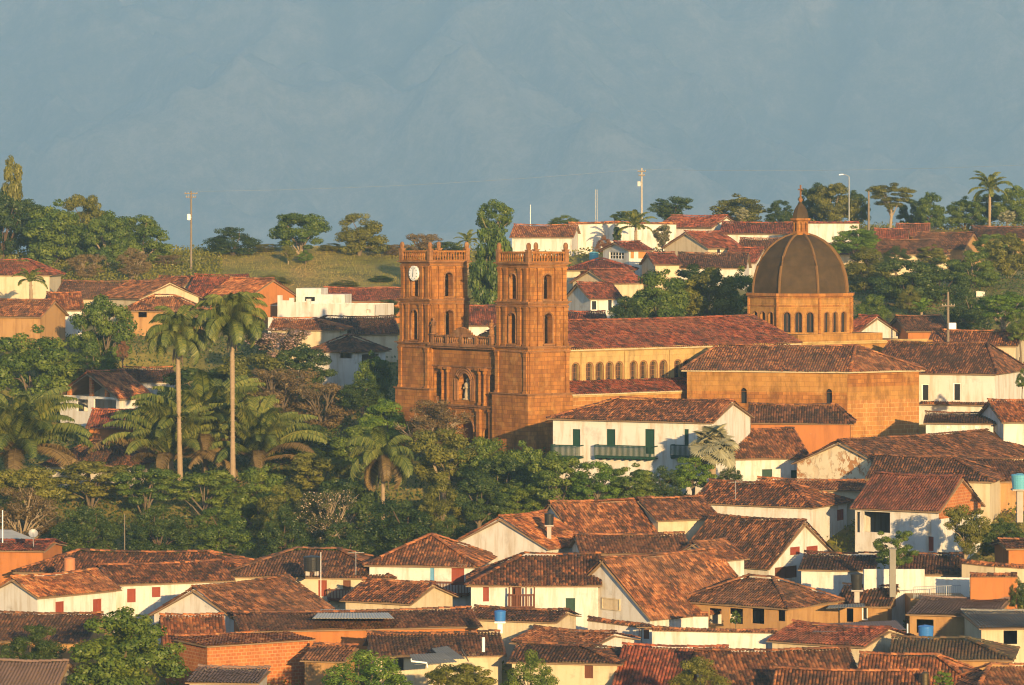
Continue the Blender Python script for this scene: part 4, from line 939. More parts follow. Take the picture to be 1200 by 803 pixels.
for i in range(11):                                             # curved gable on the balustrade
    t0 = -1+2*i/11; t1 = -1+2*(i+1)/11; hh = 0.15+0.75*math.cos((t0+t1)/2*math.pi/2)
    cbox(bm_, -0.10, 0.20, fc+2.0*t0, fc+2.0*t1, zt-.1, zt+hh-0.12*abs(t0+t1)/2)
bm_.build('balustrade', M['sandstone_trim'], fac, origin=cp(0, fc, zb))
for b in (fb0+0.65, fb1-0.65):
    sm = MB(); statue_mb(sm, cp(0.05, b, zt+0.06), 1.75); sm.build('statue', M['sandstone_trim'], fac, origin=cp(0, b, zt))

# nave, aisle, chancel
VB = -3.5; AX = -11.02; ZE = -14.15
mb = MB(); A_ = cp(S, VB, 0)
wins = []
for px in (674.6, 690.7, 702.6, 714.2, 725.7, 742.5, 754.1, 765.8, 777.2, 794.0, 804.5, 816, 828):
    s = at_px(A_, CU, px); wins.append((s-0.40, s+0.40, -17.45, -15.65, True))
poswall(mb, (S, VB), (46, VB), -19.0, ZE, wins, 0.4)
poswall(mb, (46, 2*AX-VB), (S, 2*AX-VB), -26, ZE); mb.poly([cp(S+.02, VB, ZE), cp(S+.02, 2*AX-VB, ZE), cp(S+.02, AX, -11.6)])
mb.poly([cp(S+.02, VB, ZG), cp(S+.02, VB, ZE), cp(S+.02, 2*AX-VB, ZE), cp(S+.02, 2*AX-VB, ZG)])
nave = mb.build('nave_wall', M['sandstone_pale'], cath, origin=cp(20, VB, -19))
for (s0, s1, za, zb_, _) in wins:
    wm = MB(); c = A_+CU*((s0+s1)/2)-CV*0.36+Vector((0, 0, (za+zb_)/2)); wm.box(c, CU*0.42, CV*0.02, (0, 0, (zb_-za)/2+0.02)); w = wm.build('window', M['glass_dark'], nave, origin=c)
    gm = MB()
    for k in (-0.2, 0, 0.2): gm.box(c+CU*k+CV*0.05, CU*0.02, CV*0.02, (0, 0, (zb_-za)/2-0.15))
    for k in (-0.5, 0, 0.45): gm.box(c+CV*0.052+Vector((0, 0, k)), CU*0.38, CV*0.018, (0, 0, 0.02))
    rr = 0.5; cz = zb_-0.40; s_ = (s0+s1)/2
    gm.tube([A_+CU*(s_-rr)+CV*0.02+Vector((0, 0, za))]+[A_+CU*(s_-rr*math.cos(math.pi*i/8))+CV*0.02+Vector((0, 0, cz+rr*math.sin(math.pi*i/8))) for i in range(9)]+[A_+CU*(s_+rr)+CV*0.02+Vector((0, 0, za))], 0.07, 5)
    gm.build('window_frame', M['sandstone_trim'], w, origin=c)
tm = MB()
for px in (683, 734, 786.6):
    s = at_px(A_, CU, px); pm = MB(); cbox(pm, S+s-0.3, S+s+0.3, VB+0.003, VB+0.12, -18, -14.5); pm.build('pilaster', M['sandstone_pale'], nave, origin=cp(S+s, VB, -18))
cbox(tm, S, 60, VB+0.002, VB+0.16, -14.42, -14.2); cbox(tm, S, 60, VB+0.002, VB+0.30, -14.2, -14.05);
tm.build('cornice', M['sandstone_pale'], nave, origin=cp(20, VB, -14))
ch = MB(); cbox(ch, 40.62, 46.0, VB-0.01, 2*AX-VB+.01, -15, -14.21); cbox(ch, 46.01, 61, VB, 2*AX-VB, ZG, -14.2); cbox(ch, 41.5, 54.3, AX-6.4, AX+6.4, -16, -13.3); ch.build('chancel_wall', M['sandstone_mid'], cath, origin=cp(53, AX, ZG))
rb = MB(); ue, ur = 40.6, 40.6; o = 0.45; ze = ZE+0.12
pts = [cp(S+.05, VB+o, ze-0.12), cp(ue, VB+o, ze-0.12), cp(ur, AX, -11.35), cp(S+.05, AX, -11.35)]
tile_poly(rb, pts, 0, 0.27, 0.5, 0, 0.07); deck(rb, pts, 1)
pts2 = [cp(ue, 2*AX-VB-o, ze-.12), cp(S+.05, 2*AX-VB-o, ze-.12), cp(S+.05, AX, -11.35), cp(ur, AX, -11.35)]; tile_poly(rb, pts2, 0, 0.5, 1.0); deck(rb, pts2, 1)
rb.poly([cp(ue-.05, VB, ze-.2), cp(ue-.05, 2*AX-VB, ze-.2), cp(ur-.05, AX, -11.5)], 1)
ridge_cap(rb, cp(S, AX, -11.3), cp(ur, AX, -11.3)); ridge_cap(rb, cp(ue, VB+o, ze-.08), cp(ur, AX, -11.3))
rb.build('nave_roof', [M['tile_red'], M['pale_trim']], cath, origin=cp(20, AX, -12))
mb = MB(); poswall(mb, (S, 0.05), (34, 0.05), ZG, -18.75); poswall(mb, (34, 0.05), (34, VB), ZG, -18.75); mb.build('aisle_wall', M['masonry'], cath, origin=cp(20, 0, ZG))
cm = MB(); cbox(cm, S+.26, 34, 0.052, 0.22, -18.95, -18.7); cm.build('aisle_cornice', M['sandstone_pale'], cath, origin=cp(20, 0, -19))
rb = MB(); pts = [cp(S+.1, 0.42, -18.62), cp(34.2, 0.42, -18.62), cp(34.2, VB+.01, -17.42), cp(S+.1, VB+.01, -17.42)]
tile_poly(rb, pts, 0, 0.26, 0.46, 0, 0.03); deck(rb, pts, 1, 0.05, 0.12); rb.build('aisle_roof', [M['tile_red'], M['pale_trim']], cath, origin=cp(20, -2, -18))

# dome
DC = (47.8, AX); DR = 6.1; dcen = cp(DC[0], DC[1], 0)
v_ang = math.atan2(CV.y, CV.x); rot0 = v_ang+math.pi/8
octp = lambda r, k, z: Vector((dcen.x+r*math.cos(rot0+k*math.pi/4), dcen.y+r*math.sin(rot0+k*math.pi/4), z))
mb = MB(); zb, zt = -14.5, -9.35; dws = []
for k in range(8):
    a, b = octp(DR, k, 0), octp(DR, k+1, 0); L = (b-a).length; d = (b-a).normalized()
    ops = [(L/2+q-0.36, L/2+q+0.36, -13.15, -10.95, True) for q in (-1.27, 0, 1.27)]
    wall_strip(mb, a, b, zb, zt, ops, 0.35)
    for o_ in ops: dws.append((a, d, (o_[0]+o_[1])/2, o_[2], o_[3]))
drum = mb.build('drum', M['sandstone_mid'], cath, origin=(dcen.x, dcen.y, zb))
for (a, d, s, za, zb_) in dws:
    n = Vector((d.y, -d.x, 0)); c = a+d*s-n*0.33+Vector((0, 0, (za+zb_)/2))
    if n.y > 0.35: continue
    wm = MB(); wm.box(c, d*0.38, n*0.02, (0, 0, (zb_-za)/2)); w = wm.build('window', M['glass_dark'], drum, origin=c)
    gm = MB(); s_ = s; rr = 0.43; cz = zb_-0.36
    gm.tube([a+d*(s_-rr)+Vector((0, 0, za))]+[a+d*(s_-rr*math.cos(math.pi*i/8))+Vector((0, 0, cz+rr*math.sin(math.pi*i/8))) for i in range(9)]+[a+d*(s_+rr)+Vector((0, 0, za))], 0.06, 5)
    gm.box(c+n*0.04, d*0.02, n*0.02, (0, 0, (zb_-za)/2-0.1)); gm.build('window_frame', M['sandstone_trim'], w, origin=c)
cm = MB()
for (z0, z1, r0) in ((-10.3, -10.15, DR+0.10), (-9.35, -9.15, DR+0.16), (-9.15, -8.85, DR+0.34), (-13.9, -13.6, DR+0.14)):
    cm = MB(); cm.lathe((dcen.x, dcen.y, 0), [(r0, z0), (r0, z1)], 8, 0, rot0); cm.build('cornice', M['sandstone'], drum, origin=(dcen.x, dcen.y, z0))
for k in range(8):
    p = octp(DR+0.02, k, 0); cm = MB(); cm.tube([p+Vector((0, 0, zb)), p+Vector((0, 0, zt))], 0.17, 6); cm.build('quoin', M['sandstone'], drum, origin=p+Vector((0, 0, zb)))
prof = [(1.0, 0.0), (0.995, 0.10), (0.965, 0.28), (0.90, 0.46), (0.80, 0.62), (0.66, 0.77), (0.49, 0.885), (0.32, 0.96), (0.17, 1.0)]
DH = 6.5; DB = -8.85
mb = MB(); mb.lathe((dcen.x, dcen.y, 0), [((DR-0.5)*r, DB+DH*h) for r, h in prof], 8, 0, rot0)
dome = mb.build('dome', M['dome_shell'], cath, origin=(dcen.x, dcen.y, DB))
for k in range(8):
    rm = MB(); rm.tube([octp((DR-0.5)*r+0.02, k, DB+DH*h) for r, h in prof], 0.16, 6); rm.build('rib', M['dome_rib'], dome, origin=octp(DR, k, DB))
lz = DB+DH-0.12; mb = MB()
for k in range(8):
    a, b = octp(0.9, k, 0), octp(0.9, k+1, 0); L = (b-a).length; wall_strip(mb, a, b, lz, lz+1.75, [(L/2-0.15, L/2+0.15, lz+0.45, lz+1.45, True)], 0.2)
mb.lathe((dcen.x, dcen.y, 0), [(1.2, lz), (1.2, lz+0.22)], 8, 0, rot0); mb.lathe((dcen.x, dcen.y, 0), [(1.08, lz+1.60), (1.2, lz+1.75), (1.2, lz+1.9)], 8, 0, rot0); mb.lathe((dcen.x, dcen.y, 0), [(0.6, lz), (0.6, lz+1.75)], 8, 0, rot0)
lan = mb.build('lantern', M['sandstone'], dome, origin=(dcen.x, dcen.y, lz))
mb = MB(); mb.lathe((dcen.x, dcen.y, lz+1.9), [(0.96*r, 1.75*h) for r, h in ((1, 0), (0.93, 0.3), (0.74, 0.58), (0.45, 0.82), (0.2, 0.96), (0.14, 1.05))], 8, 0, rot0); mb.build('lantern_cap', M['dome_shell'], dome, origin=(dcen.x, dcen.y, lz+2))
mb = MB(); zc = lz+3.7; mb.lathe((dcen.x, dcen.y, zc), [(0.12, 0), (0.26, 0.2), (0.26, 0.36), (0.1, 0.55)], 8); c = Vector((dcen.x, dcen.y, zc+1.2))
mb.box(c, CV*0.075, CU*0.06, (0, 0, 0.72)); mb.box(c+Vector((0, 0, 0.22)), CV*0.36, CU*0.055, (0, 0, 0.075)); mb.build('cross', M['sandstone_trim'], dome, origin=c)

# chapel block with a blunt corner
def G2(px, Y): p = P(px, 0, Y); return Vector((p.x, p.y, 0))
cw = [G2(805, 411), G2(993, 406.5), G2(1077, 411), G2(1070, 425), G2(812, 421)]
zE = (HZ-435)/FPX*406.5
chap = thing('chapel', (sum(p.x for p in cw)/5, sum(p.y for p in cw)/5, -26), 'ochre sandstone chapel with a blunt corner and a long hipped tile roof', 'chapel')
mb = MB(); A_ = cw[0]; d = (cw[1]-cw[0]).normalized()
s0, za = on_wall(A_, d, 968, 474); s1, zb_ = on_wall(A_, d, 975, 456)
t0, _ = on_wall(A_, d, 868, 474); t1, _ = on_wall(A_, d, 875, 456)
wall_strip(mb, cw[0], cw[1], ZG, -18.6, [(t0, t1, za, -18.62, False), (s0, s1, za, -18.62, False)], 0.45, 1, 1); wall_strip(mb, cw[0], cw[1], -18.6, zE, [(t0, t1, -18.6, zb_, True), (s0, s1, -18.6, zb_, True)], 0.45, 0, 1)
wall_strip(mb, cw[1], cw[2], ZG, -19.4, (), 0, 2); wall_strip(mb, cw[1], cw[2], -19.4, -18.0, (), 0, 0); wall_strip(mb, cw[1], cw[2], -18.0, zE, (), 0, 1)
for a, b in ((2, 3), (3, 4), (4, 0)): wall_strip(mb, cw[a], cw[b], ZG, zE)
mb.build('wall', [M['sandstone_mid'], M['sandstone'], M['masonry']], chap)
for s0, s1 in ((s0, s1), (t0, t1)):
    wm = MB(); c = A_+d*((s0+s1)/2)-Vector((d.y, -d.x, 0))*0.42+Vector((0, 0, (za+zb_)/2)); wm.box(c, d*0.45, Vector((d.y, -d.x, 0))*0.02, (0, 0, (zb_-za)/2)); wm.build('window', M['glass_dark'], chap, origin=c)
ctr = Vector((sum(p.x for p in cw)/5, sum(p.y for p in cw)/5, 0))
ee = []
for p in cw:
    o_ = (p-ctr); o_ = o_.normalized()*0.65; ee.append(Vector((p.x+o_.x, p.y+o_.y, zE-0.05)))
r0 = P(842, 409, 415.8); r1 = P(1003, 405.5, 411.8)
nn_ = (ee[1]-ee[0]).cross(r1-ee[0]); r0.z = ee[0].z-(nn_.x*(r0.x-ee[0].x)+nn_.y*(r0.y-ee[0].y))/nn_.z
rb = MB()
for pts in ([ee[0], ee[1], r1, r0], [ee[1], ee[2], r1], [ee[2], ee[3], r1], [ee[3], ee[4], r0], [r0, r1, ee[3]], [ee[4], ee[0], r0]):
    tile_poly(rb, pts, 0, 0.27, 0.48, 0, 0.05); deck(rb, pts, 1)
for a, b in ((ee[0], r0), (ee[1], r1), (ee[2], r1), (r0, r1)): ridge_cap(rb, a+Vector((0, 0, .05)), b+Vector((0, 0, .05)), 0, 0.18)
rb.build('roof', [M['tile_mixed'], M['pale_trim']], chap)

# ------------------------------------------------------------------ build the houses
def brickgable(hd, root, faces):
    p, q_ = faces['G']; d = (q_-p).normalized(); n = Vector((d.y, -d.x, 0)); mid = (p+q_)/2
    mb = MB(); o = n*0.03; t = lambda v, z: Vector((v.x, v.y, z))+o
    mb.poly([t(p, hd['zE']-0.9), t(q_, hd['zE']-0.9), t(q_, hd['zE']), t(mid, hd['zR']-0.03), t(p, hd['zE'])])
    mb.poly([t(p, hd['zE']-0.9), t(p, hd['zE']-0.9)-o, t(q_, hd['zE']-0.9)-o, t(q_, hd['zE']-0.9)])
    mb.build('gable', M['brick'], root)
for hd in HOUSES:
    hd['extras'] = [brickgable if e == 'BRICKGABLE' else e for e in hd['extras']]
    build_house(hd)
# ------------------------------------------------------------------ trees
def quads_mesh(name, C, U, W, uv, mats, extra=None):
    """leaf quads: centres C, half axes U and W"""
    N = len(C); V = np.stack([C-U*0.9, C-W, C+U, C+W], 1).reshape(-1, 3); F = np.arange(N*4).reshape(-1, 4)
    mb = MB(); mb.addnp(V, F, np.repeat(uv, 4, axis=0)); o = mb.build(name, mats, None, (0, 0, 0)); me = o.data; bpy.data.objects.remove(o); return me
def unit(a): return a/np.maximum(1e-9, np.linalg.norm(a, axis=-1, keepdims=True))
def leaf_cloud(rg, C0, Rd, n, size, up=0.5, flat=0.75, drop=0.0):
    """leaves on the outer part of a clump"""
    d = unit(rg.normal(size=(n, 3))); d[:, 2] = d[:, 2]*0.9+0.12
    rr = Rd*(0.35+0.65*rg.random(n)**0.45)
    C = C0+d*rr[:, None]*np.array([1, 1, flat]); nrm = unit(d*1.15+np.array([0, 0, up*0.35])+rg.normal(size=(n, 3))*0.42)
    a = unit(np.cross(nrm, rg.normal(size=(n, 3)))); b = np.cross(nrm, a); s = size*(0.65+0.7*rg.random(n))
    if drop: a[:, 2] -= drop; a = unit(a)
    return C, a*s[:, None], b*s[:, None]*0.55
CROWNS = {}
def crown(kind, seed, nclump, nleaf, leaf, shape, rclump=(0.10, 0.17), flat=0.75, up=0.5, drop=0.0, hollow=0.55):
    rg = np.random.default_rng(seed); Cs, Us, Ws, uvs = [], [], [], []
    placed = []
    tries = 0
    while len(placed) < nclump and tries < 4000:
        tries += 1
        p = rg.random(3)*2-1; r = math.hypot(p[0], p[1]); z = (p[2]+1)/2; lim = shape(z)*(0.82+0.36*rg.random())
        if r > lim or (r < hollow*lim and 0.12 < z < 0.78): continue
        q = np.array([p[0]*0.5*0.84, p[1]*0.5*0.84, 0.07+z*0.84])
        if any(np.linalg.norm((q-o)*np.array([1, 1, 1])) < 0.085 for o in placed): continue
        placed.append(q)
    for q in placed:
        rd = rg.uniform(*rclump); n = int(nleaf/nclump*(rd/np.mean(rclump))**2)
        C, U, W = leaf_cloud(rg, q, rd, n, leaf, up, flat, drop); Cs.append(C); Us.append(U); Ws.append(W)
        cl = rg.random(); uvs.append(np.stack([np.clip(cl*0.6+rg.random(n)*0.4, 0, 1), rg.random(n)], 1))
    CROWNS.setdefault(kind, []).append((quads_mesh('crown_'+kind, np.concatenate(Cs), np.concatenate(Us), np.concatenate(Ws), np.concatenate(uvs), M['leaf_mid']), placed))
ell = lambda z: math.sqrt(max(0, 1-(2*z-1)**2))
dome_s = lambda z: math.sqrt(max(0, 1-z**1.8))*(0.75+0.25*min(1, z*4+0.3))
umb_s = lambda z: 0.25+0.75*min(1, z*1.6) if z < 0.6 else math.sqrt(max(0, 1-((z-0.55)/0.45)**2))
col_s = lambda z: (0.75+0.25*math.sin(3*z+0.5))*math.sqrt(max(0, 1-(2*z-1)**4))
for s in (1, 2, 3, 4): crown('round', s, 52, 13000, 0.019, ell, (0.075, 0.15))
for s in (5, 6, 7): crown('dome', s, 58, 14000, 0.018, dome_s, (0.075, 0.145))
for s in (8, 9): crown('umbrella', s, 46, 10000, 0.018, umb_s, (0.07, 0.14), 0.55, 0.8)
for s in (10, 11): crown('column', s, 60, 9000, 0.030, col_s, (0.12, 0.22), 0.5)
for s in (12, 13): crown('bushy', s, 74, 15000, 0.016, dome_s, (0.07, 0.13), 0.9, 0.5, 0.25)
for s in (14, 15): crown('sparse', s, 54, 9000, 0.015, ell, (0.07, 0.14), 0.7, 0.3, 0, 0.2)
for s in (16, 19, 20): crown('ragged', s, 40, 9000, 0.019, umb_s, (0.06, 0.17), 0.7)
for s in (17, 18): crown('bigleaf', s, 46, 9000, 0.020, dome_s, (0.06, 0.13), 0.7, 0.6, 0.25)

TRUNKS = {}
def trunk_mesh(kind, placed, seed, twigs=False):
    rg = random.Random(seed); mb = MB()
    # unit trunk: z from -1 (ground) to 0 (crown bottom), limbs run on into the crown (z up to 1)
    mb.tube([(0, 0, -1), (0.02, 0.01, -0.5), (-0.01, 0.015, 0), (0.0, 0.0, 0.25)], [0.040, 0.032, 0.028, 0.016], 8)
    pk = rg.sample(placed, min(len(placed), 26 if twigs else 12))
    for q in pk:
        q = Vector(q); st = Vector((0, 0, rg.uniform(-0.15, 0.2)))
        mid = st.lerp(q, 0.5)+Vector((rg.uniform(-.04, .04), rg.uniform(-.04, .04), 0.05))
        mb.tube([st, mid, q], [0.015, 0.009, 0.004], 5, 0, False)
        if twigs:
            for _ in range(6):
                e = q+Vector((rg.uniform(-.12, .12), rg.uniform(-.12, .12), rg.uniform(-.04, .13))); mb.tube([mid.lerp(q, rg.random()), e], [0.007, 0.002], 4, 0, False)
    o = mb.build('trunk_'+kind, M['bark_grey'], None, (0, 0, 0), True); me = o.data; bpy.data.objects.remove(o); return me
for kind, lst in CROWNS.items(): TRUNKS[kind] = [trunk_mesh(kind, pl, 30+i, kind in ('sparse',)) for i, (_, pl) in enumerate(lst)]
tcount = [0]
def T(label, kind, px, yt, yb, wpx, Y, leaf='leaf_mid', bark='bark_grey', group=None, name='broadleaf_tree', cat='tree', trunk_r=1.0, depth=1.0):
    """tree whose crown spans rows yt..yb and wpx columns round column px"""
    i = tcount[0]; tcount[0] += 1; m = Y/FPX; c = P(px, yb, Y); w = wpx*m; h = (yb-yt)*m
    gz_ = ground_z(c.x, c.y)
    zb = c.z
    if gz_ > zb: zb = min(gz_, zb+0.5*h); h = max(c.z+h-zb, 0.4*h)
    if name != 'shrub' and zb-gz_ > 2.6*h: pass
    root = thing(name, (c.x, c.y, min(gz_, zb)-0.1), label, cat, group)
    me, _ = CROWNS[kind][i % len(CROWNS[kind])]; tm_ = TRUNKS[kind][i % len(CROWNS[kind])]
    def inst(nm, mesh, mat, loc, sc, rz):
        o = bpy.data.objects.new(nm, mesh); COL.objects.link(o); o.parent = root; o.location = Vector(loc)-Vector(root.location); o.scale = sc; o.rotation_euler = (0, 0, rz)
        o.material_slots[0].link = 'OBJECT'; o.material_slots[0].material = mat; return o
    rz = (i*2.399) % 6.283
    inst('crown', me, M[leaf], (c.x, c.y, zb), (w, w*depth, h), rz)
    H_ = max(zb-gz_, 0.1)+0.1
    # the trunk is cut in two scales: lower trunk length and limbs inside the crown share one mesh, so limbs keep the crown's scale
    tr = inst('trunk', tm_, M[bark], (c.x, c.y, zb), (w*trunk_r, w*trunk_r, h), rz)
    if H_ > h*0.98:
        tb = MB(); r = 0.038*w*trunk_r; tb.tube([(c.x, c.y, zb-H_-0.2), (c.x+0.05*r, c.y, zb-H_/2), (c.x, c.y, zb-h*0.9)], [r*1.25, r*1.1, r*1.02], 8); tb.build('trunk', M[bark], root, None, True)
    return root
GT = 'trees on the hilltop'; GP = 'trees of the park below the church'; GM = 'trees on the middle slope'; GF = 'trees among the front houses'
L_ = 'leaf_'
# hilltop, left to right
T('tall thin tree rising above the others at the left end of the hilltop', 'column', 13, 174, 262, 24, 560, L_+'olive', 'bark_pale', GT)
T('wide dark tree at the left edge of the hilltop wood', 'round', 2, 222, 308, 72, 556, L_+'dark', 'bark_dark', GT)
T('big green tree in the hilltop wood behind the cream red-roofed house', 'dome', 64, 226, 318, 92, 548, L_+'mid', 'bark_grey', GT)
T('dark broad crown at the back of the hilltop wood', 'round', 98, 223, 296, 62, 560, L_+'olive', 'bark_dark', GT)
T('rounded tree with a pale stem at the right end of the hilltop wood', 'dome', 166, 245, 312, 84, 548, L_+'mid', 'bark_pale', GT)
T('leafy tree between the big one and the one with a pale stem, left hilltop', 'round', 128, 246, 316, 62, 544, L_+'mid', 'bark_pale', GT)
T('brown bare-twigged bush under the left hilltop wood', 'sparse', 102, 292, 332, 52, 530, L_+'dry', 'bark_pale', GT)
T('second bare-twigged bush, under the tree with a pale stem', 'sparse', 156, 288, 330, 46, 530, L_+'dry', 'bark_pale', GT)
T('low dry bush at the foot of the utility pole', 'sparse', 196, 296, 322, 40, 545, L_+'dry', 'bark_grey', GT)
T('dark rounded tree standing alone right of the utility pole', 'bushy', 274, 262, 308, 72, 560, L_+'dark', 'bark_grey', GT)
T('tree with an open leaning crown on the grassy hill', 'round', 352, 244, 300, 76, 560, L_+'mid', 'bark_pale', GT)
T('dense round tree on the grassy hill, right of the open one', 'bushy', 422, 244, 298, 72, 560, L_+'olive', 'bark_grey', GT)
T('small leafless brown tree on the grassy hill', 'sparse', 494, 269, 300, 50, 563, L_+'dry', 'bark_grey', GT)
T('low dark bush on the crest left of the left tower', 'bushy', 522, 281, 302, 54, 562, L_+'dark', 'bark_grey', GT)
T('grey-green scrub on the crest left of the open tree', 'sparse', 312, 284, 302, 40, 563, L_+'olive', 'bark_grey', GT, 'shrub', 'shrub')
T('scrub on the crest between the open tree and the dense round tree', 'bushy', 388, 284, 300, 34, 563, L_+'olive', 'bark_grey', GT, 'shrub', 'shrub')
T('brown scrub on the crest right of the dense round tree', 'sparse', 462, 284, 302, 44, 562, L_+'dry', 'bark_grey', GT, 'shrub', 'shrub')
T('reddish dry shrub low on the grassy slope', 'sparse', 340, 318, 334, 34, 545, L_+'dry', 'bark_grey', GT, 'shrub', 'shrub')
T('green thicket above the brown gable on the grassy slope', 'bushy', 318, 322, 342, 50, 532, L_+'olive', 'bark_grey', GT, 'shrub', 'shrub')
T('thin pale-stemmed sapling on the grassy slope', 'ragged', 338, 286, 306, 20, 552, L_+'olive', 'bark_pale', GT, 'broadleaf_tree', 'tree')
T('small green bush on the grassy slope', 'bushy', 358, 293, 306, 22, 552, L_+'bright', 'bark_grey', GT, 'shrub', 'shrub')
T('dark shrub on the grassy slope beside the left tower', 'bushy', 446, 322, 340, 36, 535, L_+'dark', 'bark_grey', GT, 'shrub', 'shrub')
T('dark green shrub at the foot of the grassy slope', 'bushy', 404, 328, 342, 40, 530, L_+'olive', 'bark_grey', GT, 'shrub', 'shrub')
T('thicket under the crumbling orange wall left of the left tower', 'bushy', 452, 348, 374, 44, 500, L_+'dark', 'bark_grey', GT, 'shrub', 'shrub')
T('tall full tree filling the gap between the towers', 'column', 576, 252, 368, 52, 486, L_+'mid', 'bark_grey', GM)
T('sparse tall crown sticking up behind the tree between the towers', 'ragged', 580, 230, 290, 50, 500, L_+'mid', 'bark_pale', GM)
T('bush on the ridge behind the long white wall', 'bushy', 662, 252, 266, 46, 584, L_+'mid', 'bark_grey', GT, 'shrub', 'shrub')
T('small dark bush on the ridge left of the tall pole', 'ragged', 728, 246, 266, 26, 580, L_+'dark', 'bark_grey', GT, 'shrub', 'shrub')
T('spiky dark tree right of the tall pole on the ridge', 'ragged', 788, 228, 262, 56, 592, L_+'dark', 'bark_dark', GT)
T('narrow dark cypress-like bush against the long white wall', 'column', 723, 264, 284, 10, 553, L_+'dark', 'bark_grey', GT, 'shrub', 'shrub')
T('reddish flowering shrub beside the barred-window house', 'bushy', 708, 276, 296, 24, 545, L_+'rust', 'bark_grey', GT, 'shrub', 'shrub')
T('pinkish flowering shrub against the right part of the white wall', 'ragged', 776, 261, 290, 26, 550, L_+'blossom', 'bark_grey', GT, 'shrub', 'shrub')
T('wide green tree on the ridge left of the dome', 'dome', 866, 223, 266, 78, 596, L_+'olive', 'bark_grey', GT)
T('shrub with white flowers in front of the ridge tree', 'round', 869, 243, 258, 18, 588, L_+'white', 'bark_grey', GT, 'shrub', 'shrub')
T('small dark round tree just left of the dome cross', 'dome', 913, 231, 264, 40, 596, L_+'dark', 'bark_grey', GT)
T('large two-toned tree behind the dome cross', 'round', 978, 211, 266, 58, 598, L_+'olive', 'bark_pale', GT)
T('dark crown behind the two-toned tree', 'round', 955, 213, 264, 46, 604, L_+'dark', 'bark_grey', GT)
T('dark tree right of the street lamp', 'round', 1004, 222, 266, 36, 606, L_+'dark', 'bark_grey', GT)
T('umbrella-shaped tree with a clear pale trunk on the ridge', 'umbrella', 1044, 211, 252, 58, 592, L_+'olive', 'bark_pale', GT)
T('round green tree right of the umbrella-shaped one', 'dome', 1090, 221, 268, 42, 598, L_+'mid', 'bark_grey', GT)
T('dark gap-filling tree behind the umbrella-shaped one', 'dome', 1068, 229, 266, 40, 608, L_+'dark', 'bark_grey', GT)
T('clipped round tree left of the hilltop palm', 'dome', 1130, 226, 266, 54, 600, L_+'mid', 'bark_grey', GT)
T('green tree at the right end of the ridge', 'dome', 1190, 213, 264, 58, 604, L_+'mid', 'bark_grey', GT)
T('dark tree behind the hilltop palm', 'round', 1158, 224, 264, 46, 612, L_+'dark', 'bark_grey', GT)
T('white-flowering bush under the hilltop palm', 'round', 1180, 246, 262, 24, 590, L_+'white', 'bark_grey', GT, 'shrub', 'shrub')
T('dark filler tree at the back of the left hilltop wood, nearest the edge', 'round', 40, 232, 312, 70, 568, L_+'dark', 'bark_dark', GT)
T('dark filler tree at the back of the left hilltop wood, in its middle', 'dome', 116, 240, 316, 70, 566, L_+'dark', 'bark_dark', GT)
T('dark filler tree at the back of the left hilltop wood, nearest the pole', 'round', 150, 256, 318, 66, 564, L_+'dark', 'bark_dark', GT)
# slope round the dome
T('large tree above the nave roof, left of its neighbours', 'dome', 772, 309, 384, 86, 452, L_+'mid', 'bark_grey', GM)
T('large tree above the nave roof, between its neighbours', 'round', 828, 312, 384, 84, 456, L_+'olive', 'bark_grey', GM)
T('large tree above the nave roof, touching the dome', 'dome', 868, 304, 384, 66, 462, L_+'mid', 'bark_grey', GM)
T('low tree peeping over the left end of the nave roof trees', 'bushy', 736, 342, 384, 50, 450, L_+'dark', 'bark_grey', GM)
T('dark back tree between the nave trees and the hilltop roofs', 'round', 812, 308, 360, 66, 480, L_+'dark', 'bark_grey', GM)
T('clipped dark green tree right of the dome top', 'dome', 1004, 261, 298, 70, 540, L_+'bright', 'bark_grey', GM)
T('yellow-green tree at the right shoulder of the dome', 'dome', 1016, 284, 346, 66, 505, L_+'olive', 'bark_grey', GM)
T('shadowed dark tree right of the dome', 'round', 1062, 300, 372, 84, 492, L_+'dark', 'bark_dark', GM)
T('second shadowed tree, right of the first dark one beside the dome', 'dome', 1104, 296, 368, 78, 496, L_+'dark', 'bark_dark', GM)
T('tall green tree on the slope at the right edge', 'round', 1180, 272, 356, 66, 520, L_+'olive', 'bark_pale', GM)
T('broad green tree left of the right-edge tree on the slope', 'dome', 1140, 288, 360, 66, 510, L_+'mid', 'bark_pale', GM)
T('low rounded shrub at the dome drum', 'bushy', 1024, 340, 384, 48, 476, L_+'mid', 'bark_grey', GM)
T('small rounded bush right of the shrub at the drum', 'bushy', 1066, 334, 364, 36, 484, L_+'olive', 'bark_grey', GM)
T('dark thicket behind the pole with the box', 'bushy', 1134, 336, 392, 66, 470, L_+'dark', 'bark_grey', GM)
T('feathery tree with pale branches at the right edge above the white house', 'umbrella', 1176, 338, 384, 76, 452, L_+'bright', 'bark_pale', GM)
T('bush at the right edge above the hip-roofed white house', 'bushy', 1196, 362, 400, 40, 446, L_+'mid', 'bark_grey', GM)
T('shrub growing by the corner of the hip-roofed white house', 'bushy', 1198, 432, 454, 18, 402, L_+'mid', 'bark_grey', GM, 'shrub', 'shrub')
T('leafy shrub in front of the long weathered hilltop roof', 'dome', 1092, 284, 310, 44, 546, L_+'olive', 'bark_grey', GM, 'shrub', 'shrub')
T('dark shrub left of the leafy one below the right hilltop roofs', 'bushy', 1050, 288, 312, 40, 540, L_+'dark', 'bark_grey', GM, 'shrub', 'shrub')
T('pale green shrub under the low red roof at the right end of the hilltop', 'round', 1162, 272, 302, 46, 548, L_+'mid', 'bark_grey', GM, 'shrub', 'shrub')
